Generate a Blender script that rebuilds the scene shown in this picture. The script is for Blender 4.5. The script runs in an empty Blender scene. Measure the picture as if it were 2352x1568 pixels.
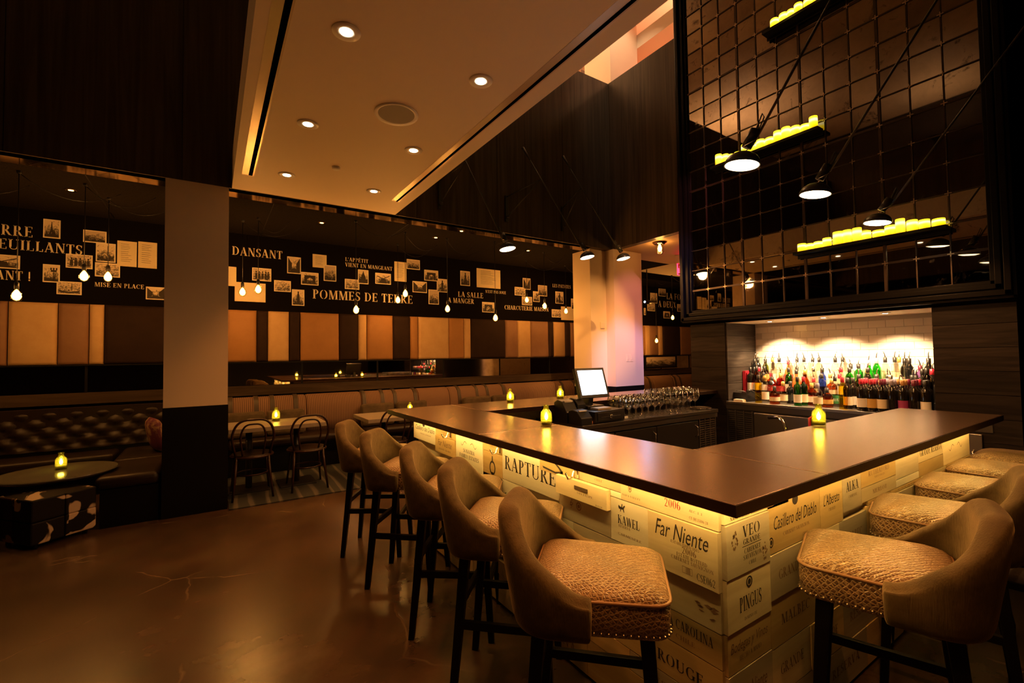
import bpy, bmesh, math, random
from mathutils import Vector, Matrix, noise
random.seed(7)
PI=math.pi
# ------------------------------------------------------------------ camera
FPX,YAW,PITCH,ROLL,CH=1051.47,0.58363322,0.03223575,-0.01373318,1.5
def _axes():
    f=Vector((math.sin(YAW),math.cos(YAW),0));r=Vector((math.cos(YAW),-math.sin(YAW),0));u=Vector((0,0,1))
    f2=f*math.cos(PITCH)+u*math.sin(PITCH);u2=u*math.cos(PITCH)-f*math.sin(PITCH)
    return r*math.cos(ROLL)+u2*math.sin(ROLL),u2*math.cos(ROLL)-r*math.sin(ROLL),f2
AR,AU,AF=_axes()
COL=bpy.context.scene.collection
sc=bpy.context.scene
cd=bpy.data.cameras.new('camera');cam=bpy.data.objects.new('camera',cd);COL.objects.link(cam)
cd.sensor_width=36;cd.sensor_fit='HORIZONTAL';cd.lens=36*FPX/2352;cd.clip_start=.05;cd.clip_end=100
M=Matrix((AR,AU,-AF)).transposed().to_4x4();M.translation=(0,0,CH);cam.matrix_world=M
sc.camera=cam
# ------------------------------------------------------------------ world and view
w=bpy.data.worlds.new('world');sc.world=w;w.use_nodes=True
w.node_tree.nodes['Background'].inputs[0].default_value=(1,.6,.35,1)
w.node_tree.nodes['Background'].inputs[1].default_value=0.004
vs=sc.view_settings;vs.view_transform='Standard';vs.look='None';vs.gamma=1;vs.use_curve_mapping=False
vs.exposure=0.4
WARM=(1,.42,.12);AMBER=(1,.44,.11)
# ------------------------------------------------------------------ photo pixel -> place
def ray(p): return AR*((p[0]-1176)/FPX)-AU*((p[1]-784)/FPX)+AF
def on_x(p,x): d=ray(p);return Vector((0,0,CH))+d*(x/d.x)
def on_y(p,y): d=ray(p);return Vector((0,0,CH))+d*(y/d.y)
def on_z(p,z): d=ray(p);return Vector((0,0,CH))+d*((z-CH)/d.z)
# ------------------------------------------------------------------ materials
MATS={}
def mat(name,col=(.5,.5,.5),rough=.5,metal=0,emit=None,estr=0,spec=.5,coat=0,sheen=0,n=None,bump=None,wave=None,alpha=1):
    """n=(scale,amount,colour2[,stretch]) mixes a noise colour; bump=(scale,strength)"""
    if name in MATS: return MATS[name]
    m=bpy.data.materials.new(name);m.use_nodes=True;nt=m.node_tree;b=nt.nodes['Principled BSDF'];I=b.inputs
    I['Base Color'].default_value=(*col,1);I['Roughness'].default_value=rough;I['Metallic'].default_value=metal
    I['Specular IOR Level'].default_value=spec;I['Coat Weight'].default_value=coat;I['Sheen Weight'].default_value=sheen
    if sheen: I['Sheen Roughness'].default_value=.35;I['Sheen Tint'].default_value=(1,.78,.45,1)
    if emit: I['Emission Color'].default_value=(*emit,1);I['Emission Strength'].default_value=estr
    if alpha<1: I['Alpha'].default_value=alpha
    def coords(st):
        tc=nt.nodes.new('ShaderNodeTexCoord');mp=nt.nodes.new('ShaderNodeMapping');mp.inputs['Scale'].default_value=st
        nt.links.new(tc.outputs['Object'],mp.inputs[0]);return mp
    if n:
        mp=coords(n[3] if len(n)>3 else (1,1,1));tx=nt.nodes.new('ShaderNodeTexNoise');tx.inputs['Scale'].default_value=n[0];tx.inputs['Detail'].default_value=6;tx.inputs['Roughness'].default_value=.65
        nt.links.new(mp.outputs[0],tx.inputs['Vector'])
        rp=nt.nodes.new('ShaderNodeValToRGB');rp.color_ramp.elements[0].position=.5-n[1]/2;rp.color_ramp.elements[1].position=.5+n[1]/2
        rp.color_ramp.elements[0].color=(*col,1);rp.color_ramp.elements[1].color=(*n[2],1)
        nt.links.new(tx.outputs['Fac'],rp.inputs[0]);nt.links.new(rp.outputs[0],I['Base Color'])
    if bump:
        mp=coords(bump[2] if len(bump)>2 else (1,1,1));tx=nt.nodes.new('ShaderNodeTexNoise');tx.inputs['Scale'].default_value=bump[0];tx.inputs['Detail'].default_value=4
        bp=nt.nodes.new('ShaderNodeBump');bp.inputs['Strength'].default_value=bump[1];bp.inputs['Distance'].default_value=.01
        nt.links.new(mp.outputs[0],tx.inputs['Vector']);nt.links.new(tx.outputs['Fac'],bp.inputs['Height']);nt.links.new(bp.outputs[0],I['Normal'])
    MATS[name]=m;return m
def nodes(name):
    m=bpy.data.materials.new(name);m.use_nodes=True;nt=m.node_tree;MATS[name]=m
    return m,nt,nt.nodes['Principled BSDF'],lambda t,**k:_nn(nt,t,k)
def _nn(nt,t,k):
    x=nt.nodes.new('ShaderNode'+t)
    for a,v in k.items():
        if a in x.inputs: x.inputs[a].default_value=v
        else: setattr(x,a,v)
    return x
def ramp(nt,stops):
    rp=nt.nodes.new('ShaderNodeValToRGB');cr=rp.color_ramp
    while len(cr.elements)<len(stops): cr.elements.new(.5)
    for e,(p,c) in zip(cr.elements,stops): e.position=p;e.color=(*c,1)
    return rp
def thin_glass(name,tint,refl=1.0,rough=.02,glow=None):
    """clear sheet glass: see-through colour plus a mirror-like sheen that grows at grazing angles"""
    if name in MATS: return MATS[name]
    m,nt,b,N=nodes(name);nt.nodes.remove(b);out=nt.nodes['Material Output']
    tr=N('BsdfTransparent');tr.inputs[0].default_value=(*tint,1);gl=N('BsdfGlossy');gl.inputs['Roughness'].default_value=rough
    lw=N('LayerWeight');lw.inputs[0].default_value=.5;mx=N('MixShader');pw=N('Math',operation='POWER');pw.inputs[1].default_value=3;mt=N('Math',operation='MULTIPLY_ADD');mt.inputs[1].default_value=.6*refl;mt.inputs[2].default_value=.05*refl;mt.use_clamp=True
    nt.links.new(lw.outputs['Facing'],pw.inputs[0]);nt.links.new(pw.outputs[0],mt.inputs[0]);nt.links.new(mt.outputs[0],mx.inputs[0]);src=tr
    if glow:
        tl=N('BsdfTranslucent');tl.inputs[0].default_value=(*glow[1:],1);m2=N('MixShader');m2.inputs[0].default_value=glow[0];nt.links.new(tr.outputs[0],m2.inputs[1]);nt.links.new(tl.outputs[0],m2.inputs[2]);src=m2
    nt.links.new(src.outputs[0],mx.inputs[1]);nt.links.new(gl.outputs[0],mx.inputs[2]);nt.links.new(mx.outputs[0],out.inputs[0])
    return m
def emis(name,col,s): return mat(name,(.02,.02,.02),.5,emit=col,estr=s)

# concrete floor
def floor_mat():
    m,nt,b,N=nodes('polished_concrete');L=nt.links.new
    tc=N('TexCoord');n1=N('TexNoise',Scale=1.1,Detail=8,Roughness=.6);n2=N('TexNoise',Scale=7,Detail=6);L(tc.outputs['Object'],n1.inputs['Vector']);L(tc.outputs['Object'],n2.inputs['Vector'])
    r1=ramp(nt,[(.3,(.034,.020,.013)),(.5,(.068,.042,.026)),(.72,(.125,.082,.050))]);L(n1.outputs['Fac'],r1.inputs[0])
    mx=N('MixRGB',blend_type='OVERLAY');mx.inputs[0].default_value=.18;L(r1.outputs[0],mx.inputs[1]);L(n2.outputs['Color'],mx.inputs[2])
    hs=N('HueSaturation',Saturation=1.05);L(mx.outputs[0],hs.inputs['Color'])
    nv=N('TexNoise',Scale=2.0,Detail=4);L(tc.outputs['Object'],nv.inputs['Vector'])
    ad=N('MixRGB',blend_type='ADD');ad.inputs[0].default_value=.25;L(tc.outputs['Object'],ad.inputs[1]);L(nv.outputs['Color'],ad.inputs[2])
    vo=N('TexVoronoi',feature='DISTANCE_TO_EDGE',Scale=.75);L(ad.outputs[0],vo.inputs['Vector'])
    r2=ramp(nt,[(0,(.45,.45,.45)),(.008,(0,0,0))]);L(vo.outputs['Distance'],r2.inputs[0])
    n3=N('TexNoise',Scale=1.7);L(tc.outputs['Object'],n3.inputs['Vector']);r3=ramp(nt,[(.48,(0,0,0)),(.6,(.8,.8,.8))]);L(n3.outputs['Fac'],r3.inputs[0])
    mu=N('MixRGB',blend_type='MULTIPLY');mu.inputs[0].default_value=1;L(r2.outputs[0],mu.inputs[1]);L(r3.outputs[0],mu.inputs[2])
    cr=N('MixRGB');L(mu.outputs[0],cr.inputs[0]);L(hs.outputs[0],cr.inputs[1]);cr.inputs[2].default_value=(.28,.20,.12,1);L(cr.outputs[0],b.inputs['Base Color'])
    b.inputs['Roughness'].default_value=.27;b.inputs['Specular IOR Level'].default_value=.85
    bp=N('Bump',Strength=.05,Distance=.02);L(n2.outputs['Fac'],bp.inputs['Height']);L(bp.outputs[0],b.inputs['Normal']);return m
def snake_mat():
    m,nt,b,N=nodes('snakeskin');L=nt.links.new
    tc=N('TexCoord');mp=N('Mapping');mp.inputs['Scale'].default_value=(78,110,78);mp.inputs['Rotation'].default_value=(.7,.3,.785);L(tc.outputs['Object'],mp.inputs[0])
    vo=N('TexVoronoi',feature='DISTANCE_TO_EDGE',Scale=1,Randomness=.3);L(mp.outputs[0],vo.inputs['Vector'])
    r=ramp(nt,[(.0,(.42,.29,.16)),(.10,(.36,.24,.13)),(.2,(.17,.095,.05)),(1,(.22,.13,.07))]);L(vo.outputs['Distance'],r.inputs[0])
    nz=N('TexNoise',Scale=9);L(tc.outputs['Object'],nz.inputs['Vector']);mx=N('MixRGB',blend_type='OVERLAY');mx.inputs[0].default_value=.4;L(r.outputs[0],mx.inputs[1]);L(nz.outputs['Fac'],mx.inputs[2]);L(mx.outputs[0],b.inputs['Base Color'])
    b.inputs['Roughness'].default_value=.33;b.inputs['Specular IOR Level'].default_value=.65
    rb=ramp(nt,[(0,(0,0,0)),(.25,(1,1,1))]);L(vo.outputs['Distance'],rb.inputs[0]);bp=N('Bump',Strength=.7,Distance=.004);L(rb.outputs[0],bp.inputs['Height']);L(bp.outputs[0],b.inputs['Normal']);return m
def copper_mat():
    m,nt,b,N=nodes('aged_copper');L=nt.links.new
    tc=N('TexCoord');n1=N('TexNoise',Scale=1.3,Detail=1,Roughness=.4);L(tc.outputs['Object'],n1.inputs['Vector'])
    r=ramp(nt,[(.2,(.235,.150,.100)),(.8,(.295,.190,.130))]);L(n1.outputs['Fac'],r.inputs[0])
    mp=N('Mapping');mp.inputs['Scale'].default_value=(9,9,9);mp.inputs['Rotation'].default_value=(0,0,.5);L(tc.outputs['Object'],mp.inputs[0]);sx=N('Mapping');sx.inputs['Scale'].default_value=(.12,1,1);L(mp.outputs[0],sx.inputs[0])
    n2=N('TexNoise',Scale=5,Detail=2);L(sx.outputs[0],n2.inputs['Vector']);r2=ramp(nt,[(.74,(0,0,0)),(.80,(1,1,1))]);L(n2.outputs['Fac'],r2.inputs[0])
    mx=N('MixRGB');L(r2.outputs[0],mx.inputs[0]);L(r.outputs[0],mx.inputs[1]);mx.inputs[2].default_value=(.40,.28,.20,1);L(mx.outputs[0],b.inputs['Base Color'])
    b.inputs['Metallic'].default_value=.85;b.inputs['Roughness'].default_value=.27;return m
def wood_mat(name,c1,c2,axis,sc_=9,rough=.5,bump=.25,stretch=.06,spec=.12):
    """long-grained wood; axis is the grain direction"""
    m,nt,b,N=nodes(name);L=nt.links.new;tc=N('TexCoord');oi=N('ObjectInfo');mp=N('Mapping');s=[1,1,1];s[axis]=stretch;mp.inputs['Scale'].default_value=s
    ad=N('VectorMath',operation='ADD');mu=N('VectorMath',operation='SCALE');mu.inputs['Scale'].default_value=11
    L(oi.outputs['Random'],mu.inputs[0]);L(tc.outputs['Object'],ad.inputs[0]);L(mu.outputs[0],ad.inputs[1]);L(ad.outputs[0],mp.inputs[0])
    n1=N('TexNoise',Scale=sc_,Detail=7,Roughness=.6,Distortion=1.2);L(mp.outputs[0],n1.inputs['Vector'])
    r=ramp(nt,[(.32,c1),(.68,c2)]);L(n1.outputs['Fac'],r.inputs[0])
    hv=N('HueSaturation');ml=N('Math',operation='MULTIPLY_ADD');ml.inputs[1].default_value=.5;ml.inputs[2].default_value=.75;L(oi.outputs['Random'],ml.inputs[0]);L(ml.outputs[0],hv.inputs['Value']);L(r.outputs[0],hv.inputs['Color'])
    L(hv.outputs[0],b.inputs['Base Color']);b.inputs['Roughness'].default_value=rough;b.inputs['Specular IOR Level'].default_value=spec
    bp=N('Bump',Strength=bump,Distance=.004);L(n1.outputs['Fac'],bp.inputs['Height']);L(bp.outputs[0],b.inputs['Normal']);return m
def antique_mat(name,dark,spot,refl):
    m,nt,b,N=nodes(name);L=nt.links.new;tc=N('TexCoord');oi=N('ObjectInfo')
    ad=N('VectorMath',operation='ADD');mu=N('VectorMath',operation='SCALE');mu.inputs['Scale'].default_value=7
    L(oi.outputs['Random'],mu.inputs[0]);L(tc.outputs['Object'],ad.inputs[0]);L(mu.outputs[0],ad.inputs[1])
    n1=N('TexNoise',Scale=6,Detail=9,Roughness=.72,Distortion=.6);L(ad.outputs[0],n1.inputs['Vector'])
    r=ramp(nt,[(.30,dark),(.42,refl),(.8,tuple(c*.75 for c in refl))]);L(n1.outputs['Fac'],r.inputs[0]);L(r.outputs[0],b.inputs['Base Color'])
    b.inputs['Metallic'].default_value=1;rr=ramp(nt,[(.30,(.2,.2,.2)),(.42,(.02,.02,.02))]);L(n1.outputs['Fac'],rr.inputs[0]);L(rr.outputs[0],b.inputs['Roughness']);return m
def stripes_mat(name,c1,c2,freq,axis,rough=.9):
    m,nt,b,N=nodes(name);L=nt.links.new;tc=N('TexCoord');sp=N('SeparateXYZ');L(tc.outputs['Object'],sp.inputs[0])
    s=N('Math',operation='MULTIPLY');s.inputs[1].default_value=freq;L(sp.outputs[axis],s.inputs[0]);si=N('Math',operation='SINE');L(s.outputs[0],si.inputs[0])
    r=ramp(nt,[(.42,c1),(.58,c2)]);ma=N('MapRange');ma.inputs['From Min'].default_value=-1;L(si.outputs[0],ma.inputs[0]);L(ma.outputs[0],r.inputs[0]);L(r.outputs[0],b.inputs['Base Color']);b.inputs['Roughness'].default_value=rough;b.inputs['Specular IOR Level'].default_value=.2;return m
def carpet_mat():
    m,nt,b,N=nodes('striped_carpet');L=nt.links.new;tc=N('TexCoord');mp=N('Mapping');mp.inputs['Scale'].default_value=(1,.22,1);mp.inputs['Rotation'].default_value=(0,0,.12);L(tc.outputs['Object'],mp.inputs[0])
    n1=N('TexNoise',Scale=5,Detail=5,Roughness=.6);L(mp.outputs[0],n1.inputs['Vector'])
    w_=N('TexWave',Scale=1.05,Distortion=2.0,Detail=3);w_.inputs['Detail Scale'].default_value=2.5;L(mp.outputs[0],w_.inputs['Vector'])
    r=ramp(nt,[(.3,(.018,.021,.021)),(.42,(.036,.04,.038)),(.5,(.085,.078,.062)),(.75,(.12,.108,.085)),(.85,(.036,.04,.038))]);L(w_.outputs['Fac'],r.inputs[0]);L(r.outputs[0],b.inputs['Base Color']);b.inputs['Roughness'].default_value=.95
    bp=N('Bump',Strength=.3,Distance=.01);n2=N('TexNoise',Scale=90);L(tc.outputs['Object'],n2.inputs['Vector']);L(n2.outputs['Fac'],bp.inputs['Height']);L(bp.outputs[0],b.inputs['Normal']);return m
def photo_mat(name,tint,dark,scale=5.,flip=1):
    m,nt,b,N=nodes(name);L=nt.links.new;tc=N('TexCoord');oi=N('ObjectInfo');ad=N('VectorMath',operation='ADD');mu=N('VectorMath',operation='SCALE');mu.inputs['Scale'].default_value=31
    L(oi.outputs['Random'],mu.inputs[0]);L(tc.outputs['Generated'],ad.inputs[0]);L(mu.outputs[0],ad.inputs[1])
    mp=N('Mapping');mp.inputs['Scale'].default_value=(1,1,1.0);L(ad.outputs[0],mp.inputs[0])
    n1=N('TexNoise',Scale=scale,Detail=8,Roughness=.7,Distortion=.7);L(mp.outputs[0],n1.inputs['Vector'])
    sp=N('SeparateXYZ');L(tc.outputs['Generated'],sp.inputs[0]);mm=N('Math',operation='MULTIPLY_ADD');mm.inputs[1].default_value=.35*flip;mm.inputs[2].default_value=-.17*flip;L(sp.outputs[2],mm.inputs[0])
    s=N('Math',operation='ADD');L(n1.outputs['Fac'],s.inputs[0]);L(mm.outputs[0],s.inputs[1]);r=ramp(nt,[(.36,dark),(.47,tuple(c*.35 for c in tint)),(.58,tint)]);L(s.outputs[0],r.inputs[0]);L(r.outputs[0],b.inputs['Base Color']);b.inputs['Roughness'].default_value=.6;return m
def cowhide_mat(name,c1,c2,th):
    m,nt,b,N=nodes(name);L=nt.links.new;tc=N('TexCoord');n1=N('TexNoise',Scale=3.6,Detail=3,Distortion=.8);L(tc.outputs['Object'],n1.inputs['Vector']);r=ramp(nt,[(th,c1),(th+.02,c2)]);L(n1.outputs['Fac'],r.inputs[0]);L(r.outputs[0],b.inputs['Base Color']);b.inputs['Roughness'].default_value=.6;b.inputs['Specular IOR Level'].default_value=.2;return m
def candle_mat():
    m,nt,b,N=nodes('led_candle_wax');L=nt.links.new;tc=N('TexCoord');sp=N('SeparateXYZ');L(tc.outputs['Generated'],sp.inputs[0]);r=ramp(nt,[(0,(.75,.32,.001)),(.3,(.95,.62,.002)),(.52,(1,.84,.03)),(.7,(1,.95,.5)),(.86,(1,.82,.03)),(1,(.9,.66,.002))]);L(sp.outputs[2],r.inputs[0])
    L(r.outputs[0],b.inputs['Emission Color']);b.inputs['Emission Strength'].default_value=1.2;b.inputs['Base Color'].default_value=(.8,.6,.3,1);return m
MFLOOR=floor_mat();SNAKE=snake_mat();COPPER=copper_mat();CARPET=carpet_mat();WAX=candle_mat()
FASC=wood_mat('dark_veneer',(.045,.032,.022),(.095,.070,.049),2,14,.42,.1,.03)
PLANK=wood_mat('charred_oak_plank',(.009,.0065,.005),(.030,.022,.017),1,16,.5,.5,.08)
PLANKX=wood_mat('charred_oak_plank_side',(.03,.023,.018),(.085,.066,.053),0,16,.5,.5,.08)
RAILW=wood_mat('dark_rail_wood',(.03,.02,.014),(.07,.048,.032),0,12,.45,.2)
CRATES=[wood_mat('crate_pine_%s'%n,a,b,1,10,.6,.15,.10) for n,a,b in (('pale',(.62,.50,.30),(.76,.65,.43)),('honey',(.52,.36,.15),(.66,.49,.23)),('ash',(.46,.38,.26),(.60,.52,.38)),('white',(.70,.64,.50),(.80,.74,.60)))]
CRATEX=[wood_mat('crate_pine_end_%s'%n,a,b,0,10,.6,.15,.10) for n,a,b in (('pale',(.62,.50,.30),(.76,.65,.43)),('honey',(.52,.36,.15),(.66,.49,.23)),('ash',(.46,.38,.26),(.60,.52,.38)),('white',(.70,.64,.50),(.80,.74,.60)))]
INK=mat('black_print',(.03,.022,.018),.7);INKR=mat('red_print',(.35,.02,.02),.7);INKF=mat('faded_print',(.22,.13,.07),.7);CREAM=mat('cream_paint',(.86,.76,.60),.7)
BLACK=mat('black_lacquer',(.004,.0035,.003),.5,spec=.2);BLKMET=mat('black_metal',(.03,.027,.024),.32,.2);BLKP=mat('black_plastic',(.012,.011,.012),.4)
WHITEP=mat('white_paint',(.80,.64,.48),.6,spec=.2);CEILP=mat('ceiling_paint',(.80,.66,.48),.6);MURAL=mat('mural_black_paint',(.0035,.0022,.002),.85,spec=.08)
ALCEIL=mat('dark_fibre_ceiling',(.006,.0045,.003),.95,spec=.05,n=(60,.5,(.018,.014,.010)),bump=(80,.5));BRONZE=mat('polished_bronze',(.42,.26,.13),.10,1)
STEEL=mat('brushed_steel',(.46,.43,.40),.32,1,bump=(30,.05,(1,.02,1)));CHROME=mat('chrome',(.75,.72,.68),.12,1);DKSTEEL=mat('dark_steel',(.16,.14,.125),.35,.9)
VELV=mat('olive_velvet',(.040,.027,.012),.85,sheen=.4,spec=.2,n=(7,.45,(.15,.105,.050)),bump=(220,.25,(1,1,.15)));VELVD=mat('dark_olive_velvet',(.055,.04,.024),.85,sheen=.25,spec=.2,n=(12,.6,(.13,.092,.055)))
LEATH=mat('dark_brown_leather',(.014,.008,.006),.40,spec=.35,n=(20,.5,(.022,.013,.009)),bump=(60,.1));PIPE=mat('leather_piping',(.30,.17,.09),.4)
DKWOOD=mat('espresso_wood',(.004,.003,.0025),.45,spec=.2);BENTW=mat('dark_mahogany',(.028,.010,.007),.28);STONE=mat('grey_stone_top',(.26,.22,.17),.38,n=(25,.5,(.34,.29,.23)));DKTOP=mat('dark_glazed_top',(.10,.095,.07),.16,n=(8,.6,(.14,.13,.10)))
BRASS=mat('brass',(.5,.33,.13),.3,1);NAIL=mat('nailhead_pewter',(.45,.38,.3),.3,1)
TUFT=stripes_mat('pinstriped_fabric',(.25,.15,.10),(.13,.075,.05),260,0);STRAP=mat('leather_strap',(.05,.034,.022),.5)
MIRA=antique_mat('antique_mirror',(.06,.05,.04),.5,(.34,.29,.23));MIRB=antique_mat('antique_mirror_dark',(.03,.024,.02),.5,(.24,.20,.165));MIRC=mat('foxed_mirror_glass',(.50,.45,.38),.10,1,n=(5,.35,(.30,.26,.21)))
MIRP=mat('clear_mirror',(.60,.52,.42),.02,1)
TILE=mat('white_glazed_tile',(.80,.72,.62),.12);GROUT=mat('grout',(.55,.48,.40),.8)
PHOTOS=[photo_mat('sepia_print_town',(.84,.70,.52),(.02,.015,.012),5),photo_mat('sepia_print_crowd',(.80,.66,.50),(.03,.02,.015),8,.4),photo_mat('sepia_print_dark',(.62,.50,.38),(.015,.01,.008),6,1.3)]
PAPER=mat('aged_paper',(.88,.76,.52),.7,n=(6,.5,(.80,.66,.42)));CARD=mat('print_border',(.88,.79,.64),.7)

# ------------------------------------------------------------------ meshes
class MB:
    def __init__(s): s.v=[];s.f=[]
    def add(s,vs,fs):
        o=len(s.v);s.v+=[tuple(v) for v in vs];s.f+=[[i+o for i in f] for f in fs];return s
    def box(s,a,b):
        (x0,y0,z0),(x1,y1,z1)=a,b
        return s.add([(x0,y0,z0),(x1,y0,z0),(x1,y1,z0),(x0,y1,z0),(x0,y0,z1),(x1,y0,z1),(x1,y1,z1),(x0,y1,z1)],[(3,2,1,0),(4,5,6,7),(0,1,5,4),(1,2,6,5),(2,3,7,6),(3,0,4,7)])
    def ring(s,rings,cap0=True,cap1=True,closed=True):
        o=len(s.v);n=len(rings[0])
        for r in rings: s.v+=[tuple(p) for p in r]
        for i in range(len(rings)-1):
            for j in range(n if closed else n-1):
                k=(j+1)%n;s.f.append([o+i*n+j,o+i*n+k,o+(i+1)*n+k,o+(i+1)*n+j])
        if cap0: s.f.append([o+j for j in range(n)][::-1])
        if cap1: s.f.append([o+(len(rings)-1)*n+j for j in range(n)])
        return s
    def tube(s,pts,r,n=8,cap=True):
        pts=[Vector(p) for p in pts];rs=r if isinstance(r,(list,tuple)) else [r]*len(pts);rings=[];up=None
        for i,p in enumerate(pts):
            d=(pts[min(i+1,len(pts)-1)]-pts[max(i-1,0)]).normalized()
            if up is None: up=Vector((0,0,1)) if abs(d.z)<.9 else Vector((1,0,0))
            a=d.cross(up)
            if a.length<1e-4: a=d.cross(Vector((0,1,0)))
            a.normalize();b=a.cross(d).normalized();up=b
            rings.append([p+(a*math.cos(t)+b*math.sin(t))*rs[i] for t in [2*PI*k/n for k in range(n)]])
        return s.ring(rings,cap,cap)
    def loop(s,pts,r,n=6):
        pts=[Vector(p) for p in pts];m=len(pts);rings=[];up=Vector((0,0,1))
        for i,p in enumerate(pts):
            d=(pts[(i+1)%m]-pts[i-1]).normalized();a=d.cross(up)
            if a.length<1e-4: a=Vector((1,0,0))
            a.normalize();b=a.cross(d)
            rings.append([p+(a*math.cos(t)+b*math.sin(t))*r for t in [2*PI*k/n for k in range(n)]])
        return s.ring(rings+[rings[0]],False,False)
    def lathe(s,prof,n=20,c=(0,0,0),cap0=False,cap1=False,axis=None):
        rings=[[(c[0]+r*math.cos(2*PI*k/n),c[1]+r*math.sin(2*PI*k/n),c[2]+z) for k in range(n)] for r,z in prof]
        if axis is not None:
            q=Vector((0,0,1)).rotation_difference(Vector(axis).normalized());cc=Vector(c)
            rings=[[cc+q@(Vector(p)-cc) for p in r] for r in rings]
        return s.ring(rings,cap0,cap1)
    def bar(s,p,q,wd,ht=None):
        p,q=Vector(p),Vector(q);ht=ht or wd;d=(q-p).normalized();up=Vector((0,0,1)) if abs(d.z)<.95 else Vector((1,0,0));a=d.cross(up).normalized()*(wd/2);b=a.cross(d).normalized()*(ht/2)
        return s.ring([[e+a+b,e-a+b,e-a-b,e+a-b] for e in (p,q)])
    def mesh(s,name):
        m=bpy.data.meshes.new(name);m.from_pydata(s.v,[],s.f);m.update();return m
def fin(name,me,m,parent=None,smooth=False,bev=0,sub=0,loc=None,rot=None):
    o=bpy.data.objects.new(name,me);COL.objects.link(o)
    if m is not None and not me.materials: me.materials.append(m)
    if parent is not None: o.parent=parent
    if loc is not None: o.location=loc
    if rot is not None: o.rotation_euler=rot
    if smooth:
        me.polygons.foreach_set('use_smooth',[True]*len(me.polygons))
        if smooth=='auto':
            me.set_sharp_from_angle(angle=math.radians(40))
    if bev: md=o.modifiers.new('b','BEVEL');md.width=bev;md.segments=2;md.limit_method='ANGLE'
    if sub: md=o.modifiers.new('s','SUBSURF');md.levels=sub;md.render_levels=sub
    return o
def build(mb,name,m,parent=None,**k): return fin(name,mb.mesh(name),m,parent,**k)
def box(name,a,b,m,parent=None,**k): return build(MB().box(a,b),name,m,parent,**k)
def tag(o,label,cat,group=None):
    o['label']=label;o['category']=cat
    if group:o['group']=group
    return o
def thing(name,label,cat,loc=(0,0,0),rz=0,group=None):
    o=bpy.data.objects.new(name,None);COL.objects.link(o);o.location=loc;o.rotation_euler=(0,0,rz);o.empty_display_size=.1;return tag(o,label,cat,group)
def struct(o): o['kind']='structure';return o
def dup(root,loc,rz=0,label=None,scale=None):
    def cp(o,par):
        c=o.copy();COL.objects.link(c);c.parent=par
        for ch in list(o.children): cp(ch,c)
        return c
    r=cp(root,None);r.location=loc;r.rotation_euler=(0,0,rz)
    if label:r['label']=label
    if scale:r.scale=scale
    return r
def light(name,kind,loc,power,col,parent=None,size=.03,angle=None,blend=.5,aim=None,sx=None,sy=None):
    l=bpy.data.lights.new(name,kind);l.energy=power;l.color=col
    o=bpy.data.objects.new(name,l);COL.objects.link(o);o.location=loc
    if kind in('POINT','SPOT'): l.shadow_soft_size=size
    if kind=='SPOT': l.spot_size=math.radians(angle);l.spot_blend=blend
    if kind=='AREA': l.shape='RECTANGLE';l.size=sx;l.size_y=sy
    if aim is not None: o.rotation_euler=Vector(aim).to_track_quat('-Z','Y').to_euler()
    if parent is not None: o.parent=parent
    return o
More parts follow.
